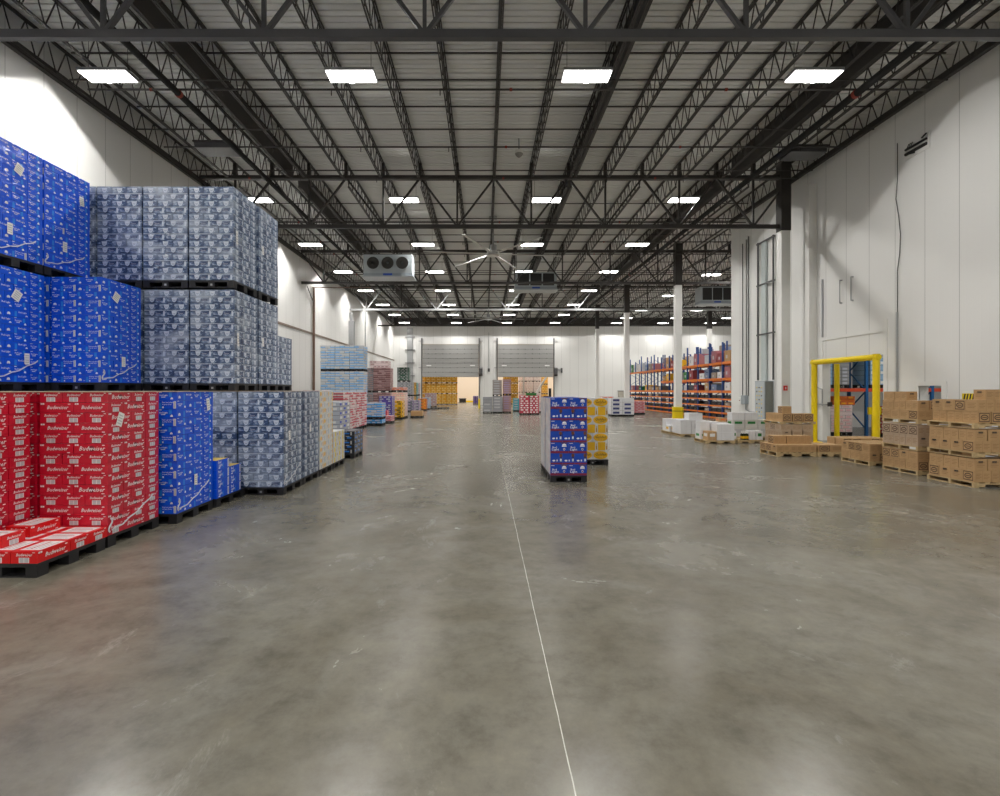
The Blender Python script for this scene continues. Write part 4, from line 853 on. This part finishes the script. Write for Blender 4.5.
# ------------------------------------------------------------------ dock room beyond the doors
for t in range(3):
    for i in range(4):
        x1 = -3.55-1.32*i
        A(x1-1.3, x1, 64.6, 65.8, 1.36*t, 1.36*(t+1)-0.01, F_YC, F_YL, 'amber carton load beyond the left door, %s tier, %s from its right end' % (('bottom', 'middle', 'top')[t], ORD[i]), 'amber carton loads', 5, caseL=0.55)
b = MB(); b.box(-4.5+1.3, 79.3, 0, 0.2, 79.6, 0.22, M_YEL); tag(b.build('floor_curb'), 'yellow curb along the cream wall beyond the left door', 'curb')
b = MB(); b.box(-3.9, 77.2, 0, -2.9, 78.0, 0.55, M_DARK); b.box(-3.95, 77.1, 0.5, -2.85, 78.1, 0.62, M_STEEL2); tag(b.build('dock_box'), 'low black box on the floor beyond the left door', 'box')
A(-1.55, -0.9, 66.0, 67.0, 0, 1.1, F_PU, F_PUL, 'purple load at the right jamb beyond the left door', None, 7)
for i in range(2):
    for t in range(3): A(2.4+1.0*i, 3.35+1.0*i, 67.0, 68.0, 1.36*t, 1.36*(t+1)-0.01, F_YC, F_YL, 'amber carton load beyond the right door, %s tier, %s column' % (('bottom', 'middle', 'top')[t], ('left', 'right')[i]), 'amber carton loads behind the right door', 5, caseL=0.5)
for i in range(3):
    for t in range(3): A(4.6+0.98*i, 5.55+0.98*i, 69.0, 70.0, 1.5*t, 1.5*(t+1)-0.01, F_PW, q('cream print', (0.70, 0.66, 0.64), 0.5), 'pale pink load beyond the right door, %s tier, %s column' % (('bottom', 'middle', 'top')[t], ORD[i]), 'pale pink loads behind the right door', 6, caseL=0.5)
for t in range(3): A(7.7, 8.5, 69.0, 70.0, 1.3*t, 1.3*(t+1)-0.01, F_YC, F_YL, 'narrow amber load at the right end beyond the right door, %s tier' % ('bottom', 'middle', 'top')[t], 'narrow amber loads', 5, caseL=0.4)
b = MB(); b.box(4.95, 66.4, 0, 5.12, 66.6, 7.7, M_WHITE); struct(b.build('dock_column'), 'white column inside the right overhead door', 'column')
b = MB(); b.bar((6.4, 64.6, 1.3), (8.2, 65.0, 4.2), 0.24, 0.2, M_WHITE); b.box(6.2, 64.4, 0, 6.5, 64.8, 1.4, M_WHITE); tag(b.build('conveyor_arm'), 'white sloping arm inside the right overhead door', 'conveyor arm')
b = MB(); b.box(8.05, 64.2, 0, 8.35, 64.6, 2.1, M_DARK); b.box(7.4, 64.3, 0, 8.04, 64.6, 1.1, M_DARK); tag(b.build('dock_box'), 'tall dark box at the right jamb inside the right overhead door', 'box')

# ------------------------------------------------------------------ racking
R_OR = q('orange rack beam', (0.80, 0.20, 0.02), 0.45); R_BL = q('blue rack upright', (0.02, 0.07, 0.26), 0.45); R_RD = q('red rack beam', (0.62, 0.08, 0.03), 0.45); R_BL2 = q('bright blue rack upright', (0.02, 0.12, 0.32), 0.45)
LV = [0.10, 0.44, 0.89, 1.33, 1.85, 2.65, 3.68]
def rack_y(xf, ys, depth, levels, zt, beam, up, label, lowcut=None):
    r = thing('pallet_rack', (xf+depth/2, ys[0], 0), label, 'pallet rack')
    for i, y in enumerate(ys):
        b = MB(); yy = y-ys[0]; h = zt+random.choice((-0.25, 0, 0.1, 0.2))
        for x in (-depth/2+0.04, depth/2-0.04): b.box(x-0.045, yy-0.045, 0, x+0.045, yy+0.045, h, up)
        z = 0.2; s = 1
        while z < h-0.6: b.bar((-s*(depth/2-0.05), yy, z), (s*(depth/2-0.05), yy, z+0.55), 0.03, 0.03, up); z += 0.55; s = -s
        b.build('upright_frame', r)
    for i in range(len(ys)-1):
        for k, z in enumerate(levels):
            if lowcut and k == 5 and ys[i] > lowcut: continue
            y0, y1 = ys[i]-ys[0]+0.05, ys[i+1]-ys[0]-0.05; hh = 0.10 if z < 1.5 else 0.16
            b = MB(); b.box(-depth/2-0.02, y0, z-hh, -depth/2+0.03, y1, z, beam); b.build('beam', r)
            b = MB(); b.box(depth/2-0.03, y0, z-hh, depth/2+0.02, y1, z, beam); b.build('beam', r)
            b = MB(); b.box(-depth/2+0.03, y0, z-0.03, depth/2-0.03, y1, z-0.005, M_STEEL2 if z < 2 else M_WOOD); b.build('shelf_deck', r)
    return r
YS = [32.7+1.89*k for k in range(-1, 12)]
rack_y(15.2, YS, 1.05, LV, 4.95, R_OR, R_BL, 'long orange and blue pallet rack facing the hall', 44)
YS2 = [32.2+2.7*k for k in range(0, 8)]
rack_y(17.8, YS2, 1.05, [1.85, 2.65, 4.15], 5.4, R_RD, R_BL, 'second pallet rack with redder beams behind the first one')
GOODC = [P_CARD, P_WCARD, q('dark tray', (0.03, 0.03, 0.035), 0.6), q('steel blue wrap', (0.18, 0.26, 0.42), 0.4), q('taupe carton', (0.35, 0.29, 0.24), 0.6), q('maroon carton', (0.30, 0.05, 0.06), 0.5), P_GREEN, P_YEL, F_GW, q('rose print', (0.42, 0.16, 0.18), 0.5)]
rnd = random.Random(11)
GM = {}
def good_mesh(m, w, d, h):
    key = (m.name, round(w, 2), round(d, 2), round(h, 2))
    if key not in GM:
        b = MB(); b.box(-w/2, -d/2, 0, w/2, d/2, h, m); b.box(-w/2-0.003, -0.03, h*0.3, -w/2, d*0.25, h*0.6, P_BAR if m.name != 'dark tray' else q('dark bottle row', (0.07, 0.05, 0.05), 0.4))
        b.box(-w/2, -0.02, h, w/2, 0.02, h+0.003, P_TAPE); GM[key] = b.mesh('rack_carton')
    return GM[key]
cname = {'kraft board': 'brown carton', 'white board': 'white carton', 'dark tray': 'black tray of bottles', 'steel blue wrap': 'blue wrapped carton', 'taupe carton': 'taupe carton', 'maroon carton': 'maroon carton',
         'green print': 'green carton', 'yellow print': 'yellow carton', 'grey white film': 'pale wrapped carton', 'rose print': 'rose carton'}
lvn = ['lowest', 'second', 'third', 'fourth', 'fifth', 'sixth', 'top']
for i in range(len(YS)-1):
    for k, z in enumerate(LV):
        if k == 5 and YS[i] > 44: continue
        top = {0: 0.26, 1: 0.34, 2: 0.32, 3: 0.38, 4: 0.62, 5: 0.8, 6: 1.0}[k]
        if k < 4: n, picks, fill = 2, [2, 2, 2, 2, 2, 2, 4], 0.97
        else: n, picks, fill = 2, [0, 1, 3, 4, 8, 4, 9, 1, 0, 8, 3, 0, 4, 1, 8, 5, 7, 6], 0.66
        if k == 5 and YS[i] > 42: picks = [7, 0, 4]
        cw = 1.75/n
        for j in range(n):
            if rnd.random() > fill: continue
            m = GOODC[rnd.choice(picks)]; h = top*rnd.choice((0.55, 0.7, 0.85)) if k >= 4 else top*0.6; w_ = cw*rnd.choice((0.75, 0.88))
            o = link('rack_carton', good_mesh(m, 0.85, round(w_, 1), round(h, 1)), None, (15.72, YS[i]+0.09+cw*(j+0.5), z+0.001))
            tag(o, '%s, %s shelf, front rack, %s bay from near end, %s half' % (cname[m.name], lvn[k], ORD[i] if i < 8 else ['ninth', 'tenth', 'eleventh', 'twelfth', 'thirteenth'][i-8], ('near', 'far')[j]), 'carton', 'goods on the long rack')
for i in range(len(YS2)-1):
    for k, z in enumerate((2.65, 4.15)):
        for j in range(2):
            if rnd.random() > 0.75: continue
            m = GOODC[rnd.choice((0, 1, 3, 4, 8, 3))]; h = rnd.choice((0.7, 0.9, 1.1))
            o = link('rack_carton', good_mesh(m, 0.9, 1.0, h), None, (18.3, YS2[i]+0.75+1.25*j, z+0.001))
            tag(o, '%s on the %s level of the second rack, bay %s, %s half' % (cname[m.name], ('middle', 'top')[k], ORD[i], ('near', 'far')[j]), 'carton', 'goods on the second rack')
# side room rack, running away from the wall
r = thing('pallet_rack', (15.7, 21.0, 0), 'blue upright rack with red-orange beams seen through the side doorway', 'pallet rack')
for x in (-2.7, 0.0, 2.7, 5.4):
    b = MB()
    for y in (0.0, 1.0): b.box(x-0.05, y-0.05, 0, x+0.05, y+0.05, 5.6, R_BL2)
    z, s = 0.25, 0
    while z < 5: b.bar((x, s*1.0, z), (x, (1-s)*1.0, z+0.8), 0.04, 0.04, R_BL2); z += 0.8; s = 1-s
    b.build('upright_frame', r)
for x in (-2.7, 0.0, 2.7):
    for z in (1.95, 4.3):
        for y in (-0.03, 1.0): b = MB(); b.box(x+0.05, y, z-0.14, x+2.65, y+0.05, z, R_RD); b.build('beam', r)
        b = MB(); b.box(x+0.05, 0.03, z-0.03, x+2.65, 0.98, z-0.005, M_WOOD); b.build('shelf_deck', r)
A(13.3, 14.3, 21.0, 22.0, 1.96, 3.9, F_LB, F_GW, 'light blue load on the side room rack left of the upright', None, 12, sides='f'); A(14.35, 15.0, 21.0, 22.0, 1.96, 3.7, F_GR, F_GW, 'grey load on the side room rack seen through the doorway', None, 11, sides='f')
A(15.85, 17.0, 21.0, 22.0, 1.96, 3.9, F_LB, P_WH, 'pale blue load on the side room rack right of the upright', None, 9, sides='f', caseL=0.6)
A(14.3, 15.2, 21.1, 22.0, 0.0, 1.25, F_PW, F_PK, 'pale pink load on the floor seen through the side doorway', None, 8, sides='f'); A(14.4, 15.3, 21.1, 21.9, 1.255, 1.62, F_OR, F_YC, 'orange load on top of the pale pink one in the side room', None, 3, sides='f', pallet=False)
A(15.95, 17.1, 20.2, 20.9, 0, 1.22, F_PR, P_WH, 'crimson load on the floor seen through the side doorway at right', None, 9, sides='fL', caseL=0.3)
b = MB(); b.cyl((0, 0, 0), (0, 0, 1.2), 0.1, M_YEL, 12); b.box(-0.25, -0.04, 0.9, 0.25, 0.04, 1.2, M_YEL); tag(b.build('bollard', None, (15.5, 20.3, 0)), 'yellow post with a wide head seen through the side doorway', 'bollard')
A(13.25, 14.0, 22.6, 23.5, 0, 1.5, P_CARD, P_INK, 'brown load deep in the side room behind the guard post', None, 7, sides='f')

# ------------------------------------------------------------------ kraft cartons on the right
def carton_mesh(L, W, H, v, board=None):
    c = Case(L, W, H, board or P_CARD, 0.004); hl, hw, hz = L/2, W/2, H/2
    def logo(f, s):
        c.rect(f, -s*0.80, -hz*0.78, s*0.80, hz*0.78, P_INK, 0.0010)
        c.rect(f, -s*0.70, -hz*0.62, s*0.70, hz*0.62, P_CARD if board is None else board, 0.0018); c.shape(f, ell(0, 0.0, s*0.62, hz*0.50, n=12), P_INK, 0.0026)
        c.shape(f, ell(0, 0, s*0.45, hz*0.30, n=12), P_CARD if board is None else board, 0.0034); c.rect(f, -s*0.35, -hz*0.08, s*0.35, hz*0.08, P_INK, 0.0042)
        for sx in (-1, 1):
            for sz in (-1, 1): c.rect(f, sx*s*0.72-s*0.08, sz*hz*0.66-hz*0.08, sx*s*0.72+s*0.08, sz*hz*0.66+hz*0.08, P_INK, 0.0026)
    def lines(f, a, b_):
        for k in range(4):
            z = hz*(0.42-0.26*k); c.rect(f, a, z-0.004, b_-(0.03 if k % 2 else 0), z+0.004, P_INK2)
    lines(LONG, -hl*0.8, -hl*0.12); lines(LONG, hl*0.15, hl*0.82); c.rect(LONG, -0.002, -hz+0.004, 0.002, hz-0.004, P_INK2)
    if v == 0: logo(END, hw)
    elif v == 1: c.rect(END, -0.045, hz*0.30, 0.045, hz*0.62, M_DARK); lines(END, -hw*0.6, hw*0.6)
    else:
        lines(END, -hw*0.7, hw*0.7)
    c.rect(('+z',), -hl+0.01, -0.03, hl-0.01, 0.03, P_TAPE); c.rect(('+z',), -hl+0.01, -0.0015, hl-0.01, 0.0015, P_INK)
    return c.b.mesh('carton')
CM = {}
def cm(v, L, W, H, gl=False):
    k = (v, L, W, H, gl)
    if k not in CM: CM[k] = carton_mesh(L, W, H, v, P_GCARD if gl else None)
    return CM[k]
cr = random.Random(5)
def carton(x, y, z, rz, v, L, W, H, label, group, gl=False): tag(link('carton', cm(v, L, W, H, gl), None, (x, y, z), rz), label, 'carton', group)
def tier(x0, y0, z0, nx, ny, layers, desc, group, L=0.33, W=0.25, H=0.215, logos=(0,), full=False, skip=(), gl=False, aisle=None):
    """cartons, long way across the aisle face: columns go away from the aisle (x) and along it (y)"""
    for k in range(layers):
        turn = (k+len(desc)) % 2
        dx, dy = (L, W) if not turn else (W, L); nX = round(nx*L/dx); nY = round(ny*W/dy)
        dxx = nx*L/nX; dyy = ny*W/nY
        for i in range(nX):
            for j in range(nY):
                if not full and i > 0 and j > 0: continue
                if (k, i, j) in skip: continue
                lr = 'single layer' if layers == 1 else ('lower layer', 'upper layer', 'third layer')[k]
                place = 'corner carton' if i == 0 and j == 0 else ('aisle side, %s from corner' % ORD[j] if i == 0 else ('near face, %s from corner' % ORD[i] if j == 0 else 'inside, %s row, %s column' % (ORD[j], ORD[i])))
                v = 0 if (k in logos and cr.random() < 0.7) else cr.choice((1, 1, 2, 0))
                carton(x0+dxx*(i+0.5), y0+dyy*(j+0.5), z0+k*H, 0 if not turn else math.pi/2, v, L, W, H, '%s, %s, %s' % (desc, lr, place), group, gl)
def wpallet(x0, x1, y0, y1, z, label, h=0.10):
    key = ('w', round(x1-x0, 2), round(y1-y0, 2), h)
    if key not in PAL: PAL[key] = wooden_pallet(x1-x0, y1-y0, h)
    tag(link('wooden_pallet', PAL[key], None, ((x0+x1)/2, (y0+y1)/2, z)), label, 'pallet', 'wooden pallets on the right')
# nearest tower at the right picture edge
GA = 'brown cartons of the nearest tower'
for t, (z, gl) in enumerate(((0, False), (0.575, False), (1.135, False))):
    wpallet(9.38, 10.72, 9.78, 10.82, z, 'wooden pallet, %s of three in the nearest carton tower' % ('bottom', 'middle', 'top')[t], 0.105)
    tier(9.38 if t < 2 else 9.45, 9.78, z+0.106, 4, 4, 2, 'brown carton, nearest tower, %s tier' % ('bottom', 'middle', 'top')[t], GA, H=0.225 if t != 1 else 0.22, logos=(0,) if t != 1 else (), gl=False)
for i in range(3): carton(9.62+0.335*i+0.17, 9.93, 1.135+0.106+0.45, 0, 1 if i == 0 else 0, 0.33, 0.25, 0.2, 'brown carton crowning the nearest tower, %s from its left' % ORD[i], GA)
# second tower
GB_ = 'brown cartons of the second tower'
for t, z in enumerate((0, 0.535, 1.125)):
    wpallet(9.5, 10.83, 11.2, 12.2, z, 'wooden pallet, %s of three in the second carton tower' % ('bottom', 'middle', 'top')[t], 0.10)
    tier(9.5, 11.2, z+0.101, 4, 4, 2, 'brown carton, second tower, %s tier' % ('bottom', 'middle', 'top')[t], GB_, H=0.21 if t != 1 else 0.235, logos=(0,) if t == 0 else (1,), gl=(t == 1))
for i in range(2): carton(9.66, 11.45+0.25+0.34*i, 1.125+0.101+0.42, math.pi/2, 2 if i else 1, 0.33, 0.25, 0.2, 'brown carton crowning the second tower, the %s one' % ('nearer', 'farther')[i], GB_)
# low double stack
wpallet(9.5, 10.5, 12.6, 13.6, 0, 'wooden pallet under the low two-layer carton stack', 0.11)
tier(9.5, 12.6, 0.111, 3, 4, 2, 'brown carton, low stack beside the towers', 'brown cartons of the low stack', H=0.215, logos=(0,), full=True)
wpallet(10.2, 11.5, 14.5, 15.3, 0, 'wooden pallet under the low stack behind, in front of the doorway', 0.10)
tier(10.2, 14.5, 0.101, 4, 3, 2, 'brown carton, low stack before the doorway', 'brown cartons before the doorway', H=0.20, full=True, logos=())
# flat one-layer pallets
wpallet(8.22, 9.33, 14.35, 15.25, 0, 'wooden pallet under the one-layer cartons, left of two', 0.13); wpallet(9.36, 10.1, 14.35, 15.1, 0, 'wooden pallet under the one-layer cartons, right of two', 0.13)
tier(8.22, 14.35, 0.131, 3, 3, 1, 'brown carton, left flat pallet', 'brown cartons on the flat pallets', L=0.37, W=0.30, H=0.20, full=True)
tier(9.38, 14.35, 0.131, 2, 2, 1, 'brown carton, right flat pallet', 'brown cartons on the flat pallets', L=0.36, W=0.36, H=0.20, full=True)
for i, (x, v) in enumerate(((8.62, 0), (9.0, 2), (9.38-0.02, 0))): carton(x-0.12, 14.85, 0.332, 0, v, 0.36, 0.30, 0.23, 'brown carton lying on the flat layer, %s from the left' % ORD[i], 'brown cartons on the flat layer')
# tiered stack behind
wpallet(9.8, 10.9, 16.9, 17.9, 0, 'wooden pallet under the tiered stack beside the wall column', 0.10)
tier(9.8, 16.9, 0.101, 3, 3, 3, 'grey-brown wrapped carton by the wall column', 'wrapped cartons by the column', L=0.36, W=0.32, H=0.215, gl=True, logos=())
wpallet(9.78, 10.95, 16.88, 17.9, 0.748, 'wooden pallet in the middle of the tiered stack by the column', 0.08)
tier(9.82, 16.9, 0.829, 3, 3, 1, 'brown carton, upper tier by the wall column', 'top cartons by the column', L=0.36, W=0.32, H=0.27, logos=(0,))
for i in (1,): carton(10.02, 17.06, 1.10, 0 if i else math.pi/2, 0 if i else 1, 0.30 if i else 0.30, 0.28, 0.24, 'brown carton crowning the stack by the wall column', 'top cartons by the column')
# white cartons and bottles
def wcarton(x0, x1, y0, y1, z0, z1, label, group='white cartons', seam=True, m=None, mark=None):
    b = MB(); w_, d_, h_ = x1-x0, y1-y0, z1-z0; b.box(-w_/2, -d_/2, 0, w_/2, d_/2, h_, m or P_WCARD); b.box(-w_/2+0.01, -0.02, h_, w_/2-0.01, 0.02, h_+0.002, P_TAPE if m else P_BAR)
    b.box(-0.002, -d_/2-0.001, 0.01, 0.002, -d_/2, h_-0.01, P_BAR)
    if mark: b.box(-w_*0.3, -d_/2-0.003, h_*0.4, w_*0.3, -d_/2, h_*0.75, mark); b.box(-w_/2-0.003, -d_*0.3, h_*0.4, -w_/2, d_*0.3, h_*0.75, mark)
    tag(b.build('carton', None, ((x0+x1)/2, (y0+y1)/2, z0)), label, 'carton', group)
wpallet(7.75, 8.78, 17.9, 18.9, 0, 'wooden pallet under the big white cartons and one brown carton', 0.11)
for i in range(2):
    for k in range(2): wcarton(8.16+0.305*i, 8.46+0.305*i, 17.92, 18.4, 0.112+0.285*k, 0.394+0.285*k, 'big white carton in the block of four, %s %s' % (('lower', 'upper')[k], ('left', 'right')[i]))
wcarton(7.86, 8.15, 17.95, 18.4, 0.112, 0.42, 'brown carton with white label in front of the white ones', 'brown single cartons', m=P_CARD, mark=P_WH)
wcarton(7.77, 8.1, 18.42, 18.86, 0.112, 0.36, 'small white carton with green mark at the left of the pallet', mark=P_GREEN); wcarton(7.78, 8.12, 18.43, 18.85, 0.362, 0.75, 'white carton standing on the small green marked one', mark=None)
wcarton(8.15, 8.75, 18.45, 18.85, 0.112, 0.72, 'large white carton behind the block of four')
wcarton(8.5, 8.75, 18.5, 18.8, 0.722, 0.87, 'small brown carton on top of the white ones', 'brown single cartons', m=P_CARD, mark=F_OR)
wpallet(7.9, 8.95, 20.6, 21.6, 0, 'wooden pallet under the white cartons nearer the yellow column guard', 0.10); wpallet(7.85, 8.9, 21.75, 22.75, 0, 'farther wooden pallet left of the white cartons', 0.10)
wcarton(7.92, 8.35, 20.62, 21.1, 0.102, 0.66, 'tall white carton at the front corner of the white block'); wcarton(8.36, 8.93, 20.62, 21.1, 0.102, 0.66, 'wide white carton beside the tall corner one', mark=P_BAR)
wcarton(7.92, 8.9, 21.12, 21.58, 0.102, 0.67, 'long white carton behind the front white ones'); wcarton(8.3, 8.85, 20.75, 21.25, 0.672, 0.94, 'white carton on top of the white block')
wcarton(7.87, 8.35, 21.78, 22.25, 0.102, 0.36, 'low white carton with yellow mark on the farther pallet', mark=P_YEL); wcarton(7.9, 8.3, 22.27, 22.7, 0.102, 0.62, 'white carton at the back of the farther pallet'); wcarton(8.36, 8.88, 21.78, 22.7, 0.102, 0.58, 'wide white carton on the farther pallet')
wcarton(8.95, 9.3, 20.8, 21.3, 0.0, 0.6, 'white carton standing on the floor right of the white block')
wpallet(8.95, 9.9, 18.05, 18.9, 0, 'wooden pallet carrying wine bottles', 0.11)
for i in range(6):
    b = MB(); M_BT = q('dark bottle glass', (0.02, 0.03, 0.01), 0.15); x, y = 9.17+0.085*(i % 3), 18.15+0.09*(i//3)
    b.cyl((0,0,0), (0,0,0.18), 0.038, M_BT, 12); b.cyl((0,0,0.18), (0,0,0.22), 0.038, M_BT, 12, 0.015); b.cyl((0,0,0.22), (0,0,0.31), 0.015, M_WHITE, 10); b.cyl((0,0,0.04), (0,0,0.13), 0.0395, P_YEL, 12)
    tag(b.build('wine_bottle', None, (x, y, 0.112)), 'wine bottle with yellow label, %s row, %s from the left' % (('front', 'second')[i//3], ORD[i % 3]), 'bottle', 'wine bottles')
wcarton(9.38, 9.6, 18.1, 18.4, 0.112, 0.42, 'white carton right of the wine bottles'); wcarton(9.64, 9.86, 18.1, 18.4, 0.112, 0.42, 'white and green carton at the right end of the bottle pallet', mark=P_GREEN)
wcarton(8.97, 9.08, 18.42, 18.8, 0.112, 0.4, 'narrow white carton left of the wine bottles', mark=P_GREEN)
wpallet(9.4, 11.0, 19.45, 20.0-0.05, 0, 'wooden pallet behind the wine bottles', 0.10)
for i in range(3):
    wcarton(9.45+0.5*i, 9.93+0.5*i, 19.5, 19.9, 0.102, 0.48, 'grey-white carton behind the bottles, bottom row, %s' % ORD[i], 'grey-white cartons', m=q('off white board', (0.60, 0.59, 0.57), 0.5), mark=P_BAR)
    wcarton(9.45+0.5*i, 9.93+0.5*i, 19.5, 19.9, 0.482, 0.74, 'grey-white carton behind the bottles, middle row, %s' % ORD[i], 'grey-white cartons', m=MATS['off white board'], mark=P_GREEN)
for i in range(2): wcarton(9.45+0.5*i, 9.93+0.5*i, 19.5, 19.9, 0.742, 1.02, 'pale carton behind the bottles, top row, %s' % ORD[i], 'grey-white cartons')
